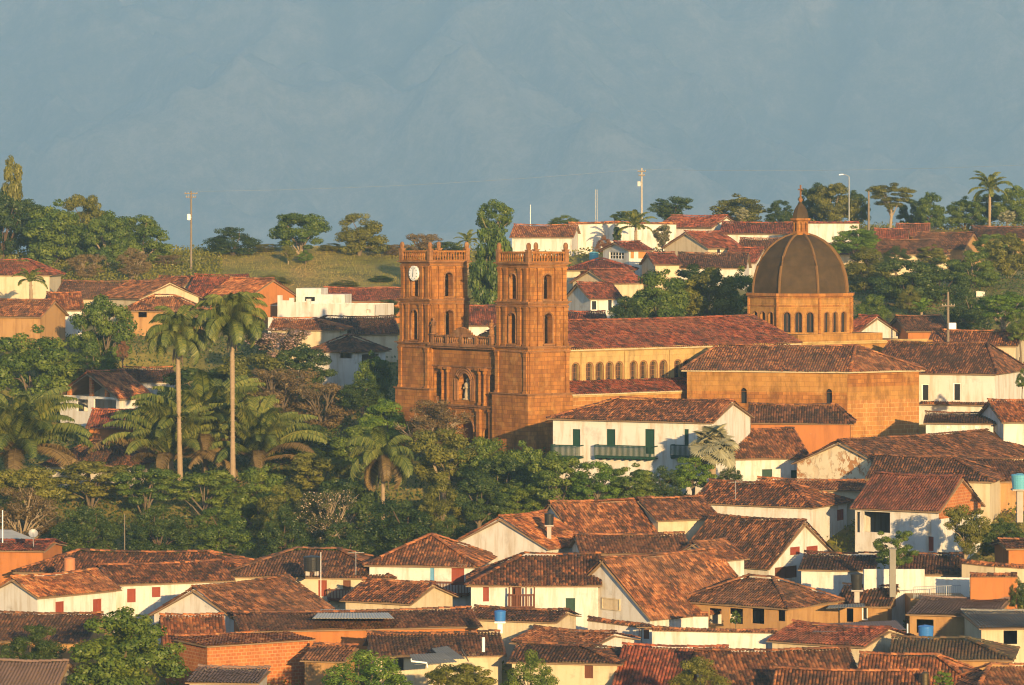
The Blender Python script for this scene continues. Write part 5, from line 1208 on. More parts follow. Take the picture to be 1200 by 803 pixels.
# middle left
T('broad tree at the left edge below the ochre gabled house', 'dome', 36, 372, 470, 112, 438, L_+'mid', 'bark_grey', GM)
T('tall rounded tree hiding the porch house', 'round', 122, 344, 436, 82, 452, L_+'mid', 'bark_grey', GM)
T('bushy tree in front of the tall rounded tree', 'bushy', 106, 408, 446, 84, 440, L_+'mid', 'bark_grey', GM)
T('rust-coloured shrub right of the tall rounded tree', 'sparse', 144, 398, 424, 18, 442, L_+'rust', 'bark_grey', GM, 'shrub', 'shrub')
T('tree covered in pale pink blossom', 'ragged', 326, 380, 420, 84, 444, L_+'pink', 'bark_pale', GM)
T('dark tree in front of the blue-shaded pavilion', 'round', 354, 402, 460, 76, 436, L_+'dark', 'bark_grey', GM)
T('green tree between the pavilion and the left tower', 'dome', 438, 404, 476, 56, 428, L_+'mid', 'bark_grey', GM)
T('dark low tree at the foot of the left tower', 'bushy', 424, 440, 478, 64, 418, L_+'dark', 'bark_grey', GM)
T('dry brown tree in the middle left, right of the royal palms', 'sparse', 330, 420, 510, 104, 424, L_+'dry', 'bark_grey', GM)
T('olive-brown tree behind the dry brown tree', 'ragged', 300, 412, 490, 110, 432, L_+'olive', 'bark_grey', GM)
T('dry scrubby tree right of the dry brown tree', 'sparse', 378, 438, 516, 88, 420, L_+'dry', 'bark_grey', GM)
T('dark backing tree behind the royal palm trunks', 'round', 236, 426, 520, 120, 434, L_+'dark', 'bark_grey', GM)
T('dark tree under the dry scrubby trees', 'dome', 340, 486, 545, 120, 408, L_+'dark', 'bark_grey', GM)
# park
T('brownish tree at the left edge of the park', 'sparse', 26, 566, 642, 96, 372, L_+'dry', 'bark_pale', GP)
T('leafy crown behind the brownish tree at the left edge of the park', 'round', 30, 540, 610, 96, 384, L_+'olive', 'bark_grey', GP)
T('flat-topped green tree in front of the dark grey roof', 'umbrella', 106, 534, 596, 116, 392, L_+'olive', 'bark_grey', GP)
T('feathery flat-topped tree left of the royal palm foot', 'umbrella', 170, 540, 604, 84, 388, L_+'mid', 'bark_grey', GP)
T('dark willow-like tree at the left of the front park row', 'bushy', 104, 586, 648, 92, 368, L_+'dark', 'bark_dark', GP)
T('dark willow-like tree, second in the front park row', 'bushy', 186, 590, 648, 84, 368, L_+'dark', 'bark_dark', GP)
T('dark willow-like tree, third in the front park row', 'bushy', 258, 588, 648, 84, 368, L_+'mid', 'bark_dark', GP)
T('dark willow-like tree at the right of the front park row', 'bushy', 334, 592, 654, 70, 366, L_+'dark', 'bark_dark', GP)
T('bright leafy tree between the royal palm trunks and the front park row', 'umbrella', 240, 546, 606, 96, 386, L_+'mid', 'bark_grey', GP)
T('green tree right of the second royal palm trunk', 'dome', 304, 540, 612, 84, 386, L_+'mid', 'bark_grey', GP)
T('tall olive tree right of the front park row', 'bushy', 330, 560, 634, 78, 378, L_+'olive', 'bark_grey', GP)
T('bare blossoming tree with a crooked pale trunk', 'sparse', 388, 562, 640, 86, 370, L_+'blossom', 'bark_pale', GP)
T('leafy tree left of the drooping park palm', 'umbrella', 376, 524, 590, 100, 390, L_+'olive', 'bark_grey', GP)
T('dark crown behind the blossoming tree', 'round', 406, 552, 630, 90, 382, L_+'dark', 'bark_grey', GP)
T('large dark bushy tree in front of the drooping park palm', 'bushy', 468, 578, 652, 106, 362, L_+'dark', 'bark_dark', GP)
T('bright green tree at the bottom left corner of the left tower', 'dome', 452, 462, 530, 70, 410, L_+'bright', 'bark_grey', GP)
T('grey-brown tree in front of the church door', 'sparse', 508, 464, 530, 96, 400, L_+'dry', 'bark_pale', GP)
T('olive tree below the church door', 'ragged', 520, 500, 580, 100, 390, L_+'olive', 'bark_pale', GP)
T('green tree under the left tower, behind the drooping palm', 'round', 420, 496, 566, 80, 404, L_+'mid', 'bark_grey', GP)
T('rounded green tree below the right tower, left one', 'dome', 568, 504, 578, 76, 388, L_+'mid', 'bark_grey', GP)
T('rounded green tree below the right tower, right one', 'dome', 614, 508, 590, 74, 384, L_+'mid', 'bark_grey', GP)
T('slim olive tree in the middle of the park', 'bushy', 518, 556, 624, 64, 374, L_+'olive', 'bark_grey', GP)
T('dark green tree above the white gabled house', 'round', 562, 556, 616, 74, 374, L_+'dark', 'bark_grey', GP)
T('bright tree right of the dark one, below the right tower', 'dome', 606, 560, 608, 70, 374, L_+'mid', 'bark_grey', GP)
T('dark tree in front of the left balcony of the white house', 'round', 656, 528, 594, 78, 372, L_+'mid', 'bark_grey', GP)
T('light green tree under the long green balcony', 'dome', 700, 534, 592, 74, 370, L_+'bright', 'bark_grey', GP)
T('rounded bush right of the long green balcony', 'dome', 740, 538, 588, 70, 370, L_+'mid', 'bark_grey', GP)
T('low bush at the end of the park beside the white house', 'bushy', 776, 546, 582, 52, 370, L_+'dark', 'bark_grey', GP)
T('bright shrub below the silver palm', 'dome', 812, 530, 572, 60, 372, L_+'bright', 'bark_grey', GP)
T('dark small bush at the blue-shaded wall', 'bushy', 856, 543, 570, 34, 377, L_+'dark', 'bark_grey', GP, 'shrub', 'shrub')
T('filler tree between the rounded trees below the right tower', 'round', 590, 530, 600, 80, 380, L_+'dark', 'bark_grey', GP)
T('dark low tree at the bottom of the park beside the hip-roofed house', 'bushy', 528, 604, 650, 60, 360, L_+'dark', 'bark_grey', GP)
T('dark low tree above the tank roof', 'bushy', 404, 606, 662, 70, 360, L_+'dark', 'bark_grey', GP)
# front
T('large leafy tree in the bottom left corner', 'dome', 146, 704, 812, 150, 293, L_+'mid', 'bark_grey', GF)
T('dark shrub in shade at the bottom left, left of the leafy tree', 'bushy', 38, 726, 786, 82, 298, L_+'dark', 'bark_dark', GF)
T('bright green fluffy bush at the bottom edge left of centre', 'bushy', 428, 762, 830, 124, 288, L_+'bright', 'bark_grey', GF)
T('brown-green bush at the bottom edge by the grey sheets', 'ragged', 540, 772, 830, 92, 288, L_+'olive', 'bark_grey', GF)
T('ball-shaped bush at the bottom edge left of the cream house', 'bushy', 622, 762, 826, 72, 288, L_+'mid', 'bark_grey', GF)
T('yellow-green bush on the big bottom roof', 'bushy', 822, 762, 830, 78, 284, L_+'olive', 'bark_grey', GF)
T('young big-leaved tree by the grey flue', 'bigleaf', 1048, 612, 664, 60, 339, L_+'mid', 'bark_grey', GF)
T('airy tree with a pale forked trunk beside the brick gable', 'ragged', 1132, 588, 650, 60, 344, L_+'olive', 'bark_pale', GF)
T('dark bush right of the airy tree', 'dome', 1174, 602, 652, 64, 348, L_+'dark', 'bark_grey', GF)
T('small green plant at the bottom right beside the drum', 'bigleaf', 1106, 784, 812, 34, 286, L_+'bright', 'bark_grey', GF, 'shrub', 'shrub')
T('ivy-dark bush on the orange wall', 'bushy', 1192, 676, 712, 26, 328, L_+'dark', 'bark_dark', GF, 'shrub', 'shrub')
T('potted plant between the veranda pillars', 'bigleaf', 862, 714, 731, 16, 324.5, L_+'mid', 'bark_grey', GF, 'shrub', 'shrub')

# ------------------------------------------------------------------ palms
def frond_mesh(name, L, droop, lw, nl, ll, up0, seed, vee=0.5, droopl=0.5):
    """one feather leaf: a bent midrib with leaflets on both sides, base at the origin, pointing along +X"""
    rg = random.Random(seed); mb = MB(); n = 14; pts = []; p = Vector((0, 0, 0)); ang = up0
    for i in range(n+1):
        pts.append(p.copy()); p = p+Vector((math.cos(ang), 0, math.sin(ang)))*(L/n); ang -= droop/n*(0.35+1.3*i/n)
    mb.tube(pts, [0.07*(1-0.85*i/n)*L/4 for i in range(n+1)], 4, 0, False)
    for k in range(nl):
        t = 0.10+0.9*k/nl; i = min(n-1, int(t*n)); f = t*n-i; c = pts[i].lerp(pts[i+1], f); d = (pts[i+1]-pts[i]).normalized()
        l = ll*math.sin(math.pi*min(1, 0.12+0.85*t))**0.6*rg.uniform(0.85, 1.1)
        for s in (-1, 1):
            side = Vector((0, s, 0)); dr = (side*0.85+d*0.55+Vector((0, 0, vee*rg.uniform(0.5, 1.3)))).normalized()
            m_ = c+dr*l*0.55; e = c+dr*l+Vector((0, 0, -l*droopl*rg.uniform(0.7, 1.4)))
            wv = d*lw*0.5; r_ = rg.random(); uv = [(r_, 0.1)]*4
            mb.poly([c-wv*0.6, c+wv*0.6, m_+wv, m_-wv], 0, uv); mb.poly([m_-wv, m_+wv, e+wv*0.25, e-wv*0.25], 0, uv)
    o = mb.build(name, M['leaf_palm'], None, (0, 0, 0)); me = o.data; bpy.data.objects.remove(o); return me
FR = {'royal': [frond_mesh('frond_royal', 4.2, 2.1, 0.10, 84, 0.95, 0.75, s, 0.2, 0.75) for s in (1, 2)],
      'droop': [frond_mesh('frond_droop', 8.0, 1.75, 0.13, 96, 1.15, 1.35, s, 0.15, 0.65) for s in (3, 4)],
      'small': [frond_mesh('frond_small', 3.0, 1.6, 0.13, 34, 0.6, 0.9, s, 0.25, 0.45) for s in (5, 6)]}
def place_frond(root, meshes, k, loc, az, tilt, sc, leaf):
    o = bpy.data.objects.new('frond', meshes[k % 2]); COL.objects.link(o); o.parent = root; o.location = Vector(loc)-Vector(root.location)
    o.rotation_euler = (0, -tilt, az); o.scale = (sc, sc, sc); o.material_slots[0].link = 'OBJECT'; o.material_slots[0].material = M[leaf]
def palm(label, kind, px, ycrown, Y, n, sc, group, ybase=None, trunk_r=0.22, leaf='leaf_palm', seed=1, t0=-0.9, t1=0.75, dead=0):
    rg = random.Random(seed); c = P(px, ycrown, Y); g = ground_z(c.x, c.y)-0.2
    root = thing('palm_tree', (c.x, c.y, g), label, 'palm', group)
    H_ = c.z-g
    if H_ > 0.6:
        tb = MB(); q = 10; lean = rg.uniform(-0.02, 0.02)*H_
        rr = [trunk_r*(1.25 if i == 0 else 1.0+0.14*math.sin(i*1.1))*(1.05-0.25*i/q) for i in range(q+1)]
        tb.tube([(c.x+lean*(1-i/q), c.y, g+H_*i/q) for i in range(q+1)], rr, 10)
        k = 0.6
        while k < H_-0.5 and trunk_r > 0.15: # leaf scars
            tb.lathe((c.x+lean*(1-k/H_), c.y, g+k), [(trunk_r*1.13, 0), (trunk_r*1.16, 0.04), (trunk_r*1.12, 0.08)], 10, 0, 0, False); k += 0.55
        tb.build('trunk', M['palm_trunk'], root, None, True)
        if kind == 'royal':
            sb = MB(); sb.tube([(c.x, c.y, c.z-1.5), (c.x, c.y, c.z-1.1), (c.x, c.y, c.z+0.2)], [trunk_r*0.85, trunk_r*1.15, trunk_r*0.5], 10); sb.build('crownshaft', M['leaf_palm'], root, None, True)
            fb_ = MB(); 
            for q in range(14):
                a = rg.random()*6.28; fb_.tube([(c.x, c.y, c.z-1.35), (c.x+0.35*math.cos(a), c.y+0.35*math.sin(a), c.z-1.5), (c.x+0.55*math.cos(a), c.y+0.55*math.sin(a), c.z-2.3-rg.random())], [0.06, 0.07, 0.03], 4)
            fb_.build('fruit_cluster', M['bark_grey'], root)
    for k in range(n):
        f = (k+0.5)/n; tilt = t0+(t1-t0)*f**0.8+rg.uniform(-.12, .12)
        place_frond(root, FR[kind], k, (c.x, c.y, c.z+rg.uniform(-.15, .25)), k*2.399+rg.uniform(-.2, .2), tilt, sc*rg.uniform(0.85, 1.1), leaf if not (f < 0.18 and dead) else 'leaf_dry')
    return root
palm('royal palm with a slender pale trunk, left of the two in the park', 'royal', 208, 392, 398, 26, 1.0, 'royal palms of the park', trunk_r=0.25, seed=2, t0=-1.0)
palm('royal palm with a slender pale trunk, right and taller of the two in the park', 'royal', 272, 376, 396, 28, 1.06, 'royal palms of the park', trunk_r=0.25, seed=5, t0=-1.0)
palm('huge drooping palm at the left edge with golden lower fronds', 'droop', 20, 532, 397, 46, 1.12, 'drooping palms', leaf='leaf_palm', seed=3, t0=-1.2, t1=0.25, trunk_r=0.35, dead=1)
palm('drooping palm clump behind the left royal palm trunk', 'droop', 200, 540, 402, 38, 1.08, 'drooping palms', leaf='leaf_palm', seed=7, t0=-1.0, t1=0.3, trunk_r=0.35, dead=1)
palm('drooping palm clump between the royal palm trunks', 'droop', 240, 530, 406, 38, 1.3, 'drooping palms', leaf='leaf_palm', seed=8, t0=-0.8, t1=0.25, trunk_r=0.35, dead=1)
palm('drooping palm clump right of the royal palm trunks', 'droop', 304, 540, 402, 34, 1.05, 'drooping palms', leaf='leaf_palm', seed=9, t0=-1.0, t1=0.25, trunk_r=0.35, dead=1)
palm('palm with hanging brown fronds in the middle of the park', 'royal', 449, 534, 378, 16, 1.0, 'palms of the park', seed=11, t0=-1.5, t1=0.7, trunk_r=0.2, dead=1)
palm('small palm in front of the long white hilltop wall', 'small', 745, 266, 550, 16, 1.15, 'palms on the hilltop', seed=12, t0=-0.9, t1=0.6)
palm('palm standing above the hedge on the right hilltop', 'small', 1160, 222, 592, 18, 1.25, 'palms on the hilltop', seed=13, t0=-1.0, t1=0.6)
palm('thin palm on the crest between the towers', 'small', 548, 284, 540, 12, 0.75, 'palms on the hilltop', seed=14, t0=-0.9, t1=0.5)
palm('small palm by the cream red-roofed house, upper left', 'small', 36, 330, 488, 14, 0.8, 'palms on the hilltop', seed=15, t0=-0.8, t1=0.5)
palm('banana-like plant clump right of the dome', 'small', 1080, 366, 470, 12, 0.7, 'palms on the hilltop', seed=16, t0=-0.3, t1=0.6, leaf='leaf_bright')

# silver fan palm
c = P(835, 527, 373); g = ground_z(c.x, c.y)-0.2
root = thing('fan_palm', (c.x, c.y, g), 'silvery fan palm in front of the white house gable', 'palm')
tb = MB(); tb.tube([(c.x, c.y, g), (c.x, c.y, c.z)], [0.4, 0.32], 10); tb.build('trunk', M['palm_trunk'], root, None, True)
def fan_mesh(seed):
    rg = random.Random(seed); mb = MB(); n = 22; mb.tube([(0, 0, 0), (0.7, 0, 0.1), (1.35, 0, 0.05)], [0.05, 0.04, 0.03], 5)
    BT = 0.75
    for k in range(n):
        a0 = -2.3+4.6*k/n; a1 = -2.3+4.6*(k+1)/n; am_ = (a0+a1)/2; c0 = Vector((1.3, 0, 0.05)); rr = 1.2*(1-0.10*abs(am_)/2.3)
        for (s0, s1, z) in ((a0, am_, 1), (am_, a1, -1)):
            p1 = c0+Vector((math.cos(s0)*math.cos(BT), math.sin(s0), -math.cos(s0)*math.sin(BT)))*rr*0.75+Vector((0, 0, 0.05 if z < 0 else -0.05)); p2 = c0+Vector((math.cos(s1)*math.cos(BT), math.sin(s1), -math.cos(s1)*math.sin(BT)))*rr*0.75+Vector((0, 0, 0.05 if z > 0 else -0.05))
            t_ = c0+Vector((math.cos(am_)*math.cos(BT), math.sin(am_), -math.cos(am_)*math.sin(BT)))*rr*rg.uniform(0.96, 1.08)+Vector((-0.12, 0, -0.05)); mb.poly([c0, p1, t_, p2], 0, [(rg.random(), 0.1)]*4)
    o = mb.build('fan', M['leaf_silver'], None, (0, 0, 0)); me = o.data; bpy.data.objects.remove(o); return me
fans = [fan_mesh(1), fan_mesh(2)]
rg = random.Random(4)
for k in range(42):
    f = (k+0.5)/42; o = bpy.data.objects.new('frond', fans[k % 2]); COL.objects.link(o); o.parent = root; o.location = (0, 0, c.z-g+rg.uniform(-0.1, 0.2))
    tilt = -0.5+1.9*f; o.rotation_euler = (rg.uniform(-0.7, 0.7), -tilt+rg.uniform(-.25, .25), k*2.399); sc = rg.uniform(0.9, 1.3); o.scale = (sc, sc, sc)
# ------------------------------------------------------------------ garden walls
def gwall(label, pts, Y0, mat='white_wall', cap=True, name='garden_wall', thick=0.28, h=2.4, tile='tile_mixed'):
    """free-standing wall whose top runs through photo points [(px, py, Y)]"""
    tops = [P(*t) for t in pts]; c = sum(tops, Vector())/len(tops); zg = min(ground_z(p.x, p.y) for p in tops)-0.3; zg = min(zg, min(p.z for p in tops)-1.5)
    root = thing(name, (c.x, c.y, zg), label, 'wall'); mb = MB(); cm = MB()
    for a, b in zip(tops[:-1], tops[1:]):
        d = Vector((b.x-a.x, b.y-a.y, 0)); L = d.length; d.normalize(); n = Vector((d.y, -d.x, 0))*thick/2; z = Vector((0, 0, 1))
        A0, B0 = Vector((a.x, a.y, zg)), Vector((b.x, b.y, zg))
        mb.poly([A0+n, B0+n, b+n, a+n]); mb.poly([B0-n, A0-n, a-n, b-n]); mb.poly([a+n, b+n, b-n, a-n]); mb.poly([A0-n, A0+n, a+n, a-n]); mb.poly([B0+n, B0-n, b-n, b+n])
        if cap:
            u = d
            for s in (1, -1):
                e = [a+n*2.2*s+z*0.02, b+n*2.2*s+z*0.02, b+z*0.22, a+z*0.22]
                if s < 0: e = [e[1], e[0], e[3], e[2]]
                tile_poly(cm, e, 0, 0.26, 0.5, 0, 0); deck(cm, e, 1, 0.02, 0.06)
            ridge_cap(cm, a+z*0.24, b+z*0.24)
    mb.build('wall', M[mat], root)
    if cap: cm.build('coping', [M[tile], M['soffit']], root)
    return root
gwall('long white wall with a thin tile coping along the hilltop', [(666, 263, 562), (720, 262, 562), (792, 263, 566)], 562, 'white_wall', True, tile='tile_orange')
gwall('white wall with red coping right of the dome lantern', [(940, 262, 560), (1006, 262, 566)], 560, 'white_wall', True, tile='tile_red')
gwall('white wall capped with scalloped tiles below the veranda', [(764, 739, 314), (911, 742, 314)], 314)
gwall('big plain white garden wall behind the grey flue, stepping down to the right', [(1012, 667, 334), (1083, 667, 335)], 334, cap=False)
gwall('lower step of the white garden wall, behind the railing', [(1083.2, 676, 335), (1136, 677, 335)], 334, cap=False)
gwall('cream garden wall with tile coping in front of the dark bush at the right edge', [(1128, 660, 341), (1166, 664, 339), (1230, 668, 338)], 340, 'cream_wall')
gwall('crumbling orange wall left of the left tower', [(404, 338, 512), (440, 336, 514), (466, 336, 516)], 512, 'orange_wall', False)
gwall('white wall joining the big house to the veranda house, with a tile coping', [(690, 727, 323), (752, 735, 320), (766, 738, 320)], 322)
gwall('white wall in the trees left of the right-edge tree, below the hilltop', [(1144, 341, 500), (1154, 342, 500)], 500, 'white_wall', False)
gwall('low white wall beside the blue-shaded pavilion', [(396, 470, 432), (440, 470, 432)], 432, 'grey_wall', True)
gwall('pink-orange earth wall with a flat top at right', [(1137, 676, 328), (1192, 676, 328)], 328, 'orange_wall', True)
gwall('short white wall below the wooden hatch, right of the big house', [(812, 722, 322), (830, 722, 322)], 322, 'white_wall', True)

# white terrace house (flat roofs with stepped parapets)
c = P(372, 372, 470); zg = ground_z(c.x, c.y)-1.5
root = thing('terrace_house', (c.x, c.y, zg), 'long white flat-roofed house with a stepped parapet and roof terrace', 'house', 'flat-roofed houses')
mb = MB(); A_ = P(314, 0, 470); B_ = P(439, 0, 466); A_.z = B_.z = 0; d = (B_-A_).normalized(); n = Vector((d.y, -d.x, 0)); L = (B_-A_).length
zz = lambda py: (HZ-py)/FPX*470
tops = [(0, 0.09, 372), (0.09, 0.13, 346), (0.13, 0.20, 352), (0.20, 0.24, 349), (0.24, 0.36, 354), (0.36, 0.40, 350), (0.40, 1.0, 356)]
s1 = at_px(A_, d, 429); s2 = at_px(A_, d, 434)
for (f0, f1, py) in tops:
    ops = [(s1-f0*L, s2-f0*L, zz(366), zz(362), False)] if f0 == 0.40 else []
    wall_strip(mb, A_+d*f0*L, A_+d*f1*L, zg, zz(py), ops, 0.25)
    a, b = A_+d*f0*L, A_+d*f1*L; k = n*-0.3; z = Vector((0, 0, zz(py)))
    mb.poly([a+z, b+z, b+k+z, a+k+z]); mb.poly([b+k+Vector((0, 0, zg)), a+k+Vector((0, 0, zg)), a+k+z, b+k+z]); mb.poly([a+Vector((0, 0, zg)), a+z, a+k+z, a+k+Vector((0, 0, zg))]); mb.poly([b+Vector((0, 0, zg)), b+k+Vector((0, 0, zg)), b+k+z, b+z])
r = [A_, B_, B_-n*7, A_-n*7]
mb.poly([Vector((p.x, p.y, zz(358))) for p in r]); wall_strip(mb, r[1], r[2], zg, zz(356)); wall_strip(mb, r[2], r[3], zg, zz(356)); wall_strip(mb, r[3], r[0], zg, zz(372))
mb.build('wall', M['white_wall'], root)
mb = MB(); A2 = P(347, 0, 476); B2 = P(404, 0, 475); A2.z = B2.z = 0; d2 = (B2-A2).normalized(); n2 = Vector((d2.y, -d2.x, 0)); f = lambda x: at_px(A2, d2, x); zq = lambda py: (HZ-py)/FPX*476
wall_strip(mb, A2, A2+d2*f(376), zz(358), zq(338), [(f(357), f(369), zq(353), zq(348), False)], 0.3); wall_strip(mb, A2+d2*f(376), B2, zz(358), zq(345), [(f(383), f(392), zq(354), zq(347), False)], 0.3)
for (a, b, py) in ((A2, A2+d2*f(376), 338), (A2+d2*f(376), B2, 345)):
    mb.poly([Vector((q.x, q.y, zq(py))) for q in (a, b, b-n2*4, a-n2*4)]); wall_strip(mb, b, b-n2*4, zz(358), zq(py)); wall_strip(mb, b-n2*4, a-n2*4, zz(358), zq(py)); wall_strip(mb, a-n2*4, a, zz(358), zq(py))
mb.build('upper_storey', M['white_wall'], root)
wm = MB(); c = A2+d2*((f(383)+f(392))/2)-n2*0.27+Vector((0, 0, zq(350.5))); wm.box(c, d2*0.48, n2*0.02, (0, 0, 0.38)); wm.build('window', M['blue_paint'], root, origin=c)

# ------------------------------------------------------------------ water tanks
def tank(label, px, yt, yb, wpx, Y, mat, stand_py=None, stand_w=4, stand='concrete', taper=0.92):
    m = Y/FPX; c = P(px, yb, Y); h = (yb-yt)*m; r = wpx*m/2; zb = ground_z(c.x, c.y) if stand_py is None else P(px, stand_py, Y).z
    root = thing('water_tank', (c.x, c.y, zb), label, 'water tank', 'water tanks on the roofs')
    mb = MB(); pr = [(r*taper, 0)]
    for k in range(1, 6): pr += [(r*(taper+(1-taper)*k/6), h*0.85*k/6-0.02), (r*(taper+(1-taper)*k/6)*1.025, h*0.85*k/6), (r*(taper+(1-taper)*k/6), h*0.85*k/6+0.02)]
    pr += [(r, h*0.85), (r*1.03, h*0.86), (r*1.03, h*0.89)]
    mb.lathe(c, pr, 20); mb.build('body', M[mat], root, c, True)
    lm = MB(); lm.lathe(c+Vector((0, 0, h*0.893)), [(r*1.05, 0), (r*0.95, h*0.04), (r*0.4, h*0.09), (r*0.38, h*0.107), (0.02, h*0.11)], 20); lm.build('lid', M[mat], root, c)
    sm = MB()
    if stand == 'blocks':
        for k in (-1, 1): sm.box(c+Vector((k*r*0.5, 0, (zb-c.z)/2-0.005)), (r*0.22, 0, 0), (0, r*0.6, 0), (0, 0, (c.z-zb)/2))
    else:
        w = stand_w*m/2; sm.box(c+Vector((0, 0, -0.065)), (r*0.95, 0, 0), (0, r*0.95, 0), (0, 0, 0.06)); sm.box(c+Vector((0, 0, (zb-c.z)/2-0.065)), (w, 0, 0), (0, w, 0), (0, 0, (c.z-zb)/2-0.065))
    sm.build('stand', M[stand if stand != 'blocks' else 'concrete'], root, c)
    return root
tank('big black water tank sitting on a hipped roof, left of centre', 366, 651, 669, 21, 335.5, 'black_plastic', 674, stand='blocks')
tank('small black water tank on a pale post above the orange roof', 643.5, 601, 615, 11, 347, 'black_plastic', 632, 5)
tank('black tapered water tank on a short post in front of the white wall', 1004, 671, 691, 14.5, 329.5, 'black_plastic', 706, 6, 'concrete', 0.78)
tank('blue water tank on a white base, bottom centre', 586, 715, 728, 13.5, 309, 'blue_plastic', 742, 6, 'white_paint')
tank('blue water tank with a white band, bottom right', 1085, 732.5, 748, 18, 311, 'blue_plastic', 756, 8)
tank('pale blue water tank on a tall post at the right edge', 1195, 555, 573, 20, 350, 'teal_plastic', 612, 7, 'concrete', 0.85)
tank('rusty brown water tank on the long roof at left', 81.5, 653, 670, 13, 336, 'terracotta', 676, stand='blocks', taper=1.0)
tank('round blue tank below the long white hilltop wall', 696, 295, 307, 11, 545, 'teal_plastic', 312, stand='blocks')
tank('brassy drum at the bottom edge right of centre', 1084, 787, 812, 9, 287, 'bronze', 818, stand='blocks', taper=1.0)
c = P(721, 659, 336); root = thing('steel_pot', (c.x, c.y, c.z-0.75), 'shiny steel pot standing in the shaded gallery', 'pot')
mb = MB(); mb.lathe(c-Vector((0, 0, .1)), [(0.38, 0), (0.42, 0.05), (0.42, 0.55), (0.45, 0.57), (0.43, 0.62), (0.1, 0.68)], 16); mb.build('pot', M['steel'], root, c, True)
mb = MB(); mb.box(c+Vector((0, 0, -0.44)), (0.45, 0, 0), (0, 0.45, 0), (0, 0, 0.33)); mb.build('plinth', M['concrete'], root)

# ------------------------------------------------------------------ poles, lamp, mast, wires
def pole(label, px, yt, Y, r, mat, name='utility_pole', cat='utility pole', arms=(), ins=True):
    t = P(px, yt, Y); g = ground_z(t.x, t.y)-0.3; root = thing(name, (t.x, t.y, g), label, cat); mb = MB()
    mb.tube([(t.x, t.y, g), (t.x, t.y, t.z)], [r*1.25, r*0.8], 8); mb.build('pole', M[mat], root, None, True)
    for (dz, w) in arms:
        am_ = MB(); am_.box((t.x, t.y-r-0.07, t.z-dz), (w, 0, 0), (0, 0.06, 0), (0, 0, 0.06)); a = am_.build('crossarm', M['pole_wood'], root)
        for k in (-0.9, -0.45, 0.45, 0.9):
            im = MB(); im.lathe((t.x+k*w, t.y-r-0.07, t.z-dz+0.06), [(0.04, 0), (0.06, 0.05), (0.04, 0.09), (0.06, 0.13), (0.02, 0.18)], 8); im.build('insulator', M['concrete'], a)
    return root, t
rp, tp = pole('tall utility pole with crossarms above the upper left roofs', 224, 224, 540, 0.13, 'pole_wood', arms=((0.35, 0.9), (0.85, 0.7)))
mb = MB(); mb.lathe((tp.x-0.3, tp.y-0.4, tp.z-4.0), [(0.2, 0), (0.26, 0.05), (0.26, 0.75), (0.15, 0.85)], 10); mb.box((tp.x-0.15, tp.y-0.25, tp.z-3.6), (0.18, 0, 0), (0, 0.1, 0), (0, 0, 0.05)); mb.build('transformer', M['white_paint'], rp)
rp2, tp2 = pole('tall pale pole with equipment at its top above the long white wall', 752, 197, 570, 0.15, 'concrete', arms=((0.5, 0.6), (1.1, 0.45)))
mb = MB(); mb.box((tp2.x-0.4, tp2.y-0.3, tp2.z-2.3), (0.22, 0, 0), (0, 0.2, 0), (0, 0, 0.35)); mb.box((tp2.x-0.2, tp2.y-0.2, tp2.z-2.3), (0.12, 0, 0), (0, 0.05, 0), (0, 0, 0.06)); mb.build('switch_box', M['grey_metal'], rp2)
rp3, tp3 = pole('pale pole with a white box right of the dome', 1111, 342, 448, 0.16, 'pole_wood', arms=((1.6, 0.75),))
mb = MB(); mb.box((tp3.x+0.45, tp3.y-0.3, tp3.z-3.9), (0.42, 0, 0), (0, 0.2, 0), (0, 0, 0.36)); mb.box((tp3.x+0.2, tp3.y-0.15, tp3.z-3.9), (0.15, 0, 0), (0, 0.05, 0), (0, 0, 0.05)); mb.build('box', M['white_paint'], rp3)
pole('bare wooden pole right of the street lamp on the ridge', 1018, 224, 588, 0.16, 'pole_wood')
pole('thin white pole at the left edge of the park', 3, 598, 352, 0.06, 'white_paint', 'mast', 'mast'); pole('thin pale stake in front of the park trees', 146, 602, 356, 0.05, 'pole_wood', 'mast', 'mast')
pole('thin white aerial behind the orange hilltop roof', 621.5, 240, 574, 0.05, 'white_paint', 'mast', 'mast'); pole('slim white downpipe beside the big black tank', 376, 647, 333.5, 0.03, 'white_paint', 'mast', 'mast')
rl, tl = pole('street lamp with a short arm on the ridge', 995, 207, 594, 0.09, 'grey_metal', 'street_lamp', 'street lamp')
mb = MB(); mb.tube([tl, tl+Vector((-0.5, 0, 0.25)), tl+Vector((-1.0, 0, 0.3))], 0.05, 6); mb.build('arm', M['grey_metal'], rl)
mb = MB(); mb.box(tl+Vector((-1.2, 0, 0.30)), (0.32, 0, 0.03), (0, 0.14, 0), (0, 0, 0.07)); mb.build('lamp_head', M['white_paint'], rl)
t = P(698.5, 222, 576); g = ground_z(t.x, t.y)-0.2; root = thing('lattice_mast', (t.x, t.y, g), 'slim lattice radio mast behind the long white wall', 'mast'); mb = MB()
for k in range(3):
    a = 2.09*k; mb.tube([(t.x+0.24*math.cos(a), t.y+0.24*math.sin(a), g), (t.x+0.16*math.cos(a), t.y+0.16*math.sin(a), t.z)], 0.035, 5)
z = g+0.3; k = 0
while z < t.z-0.4:
    for q in range(3):
        a, b = 2.09*q, 2.09*(q+1); mb.tube([(t.x+0.2*math.cos(a), t.y+0.2*math.sin(a), z), (t.x+0.2*math.cos(b), t.y+0.2*math.sin(b), z+0.4)], 0.018, 4)
    z += 0.4
mb.build('lattice', M['grey_metal'], root)
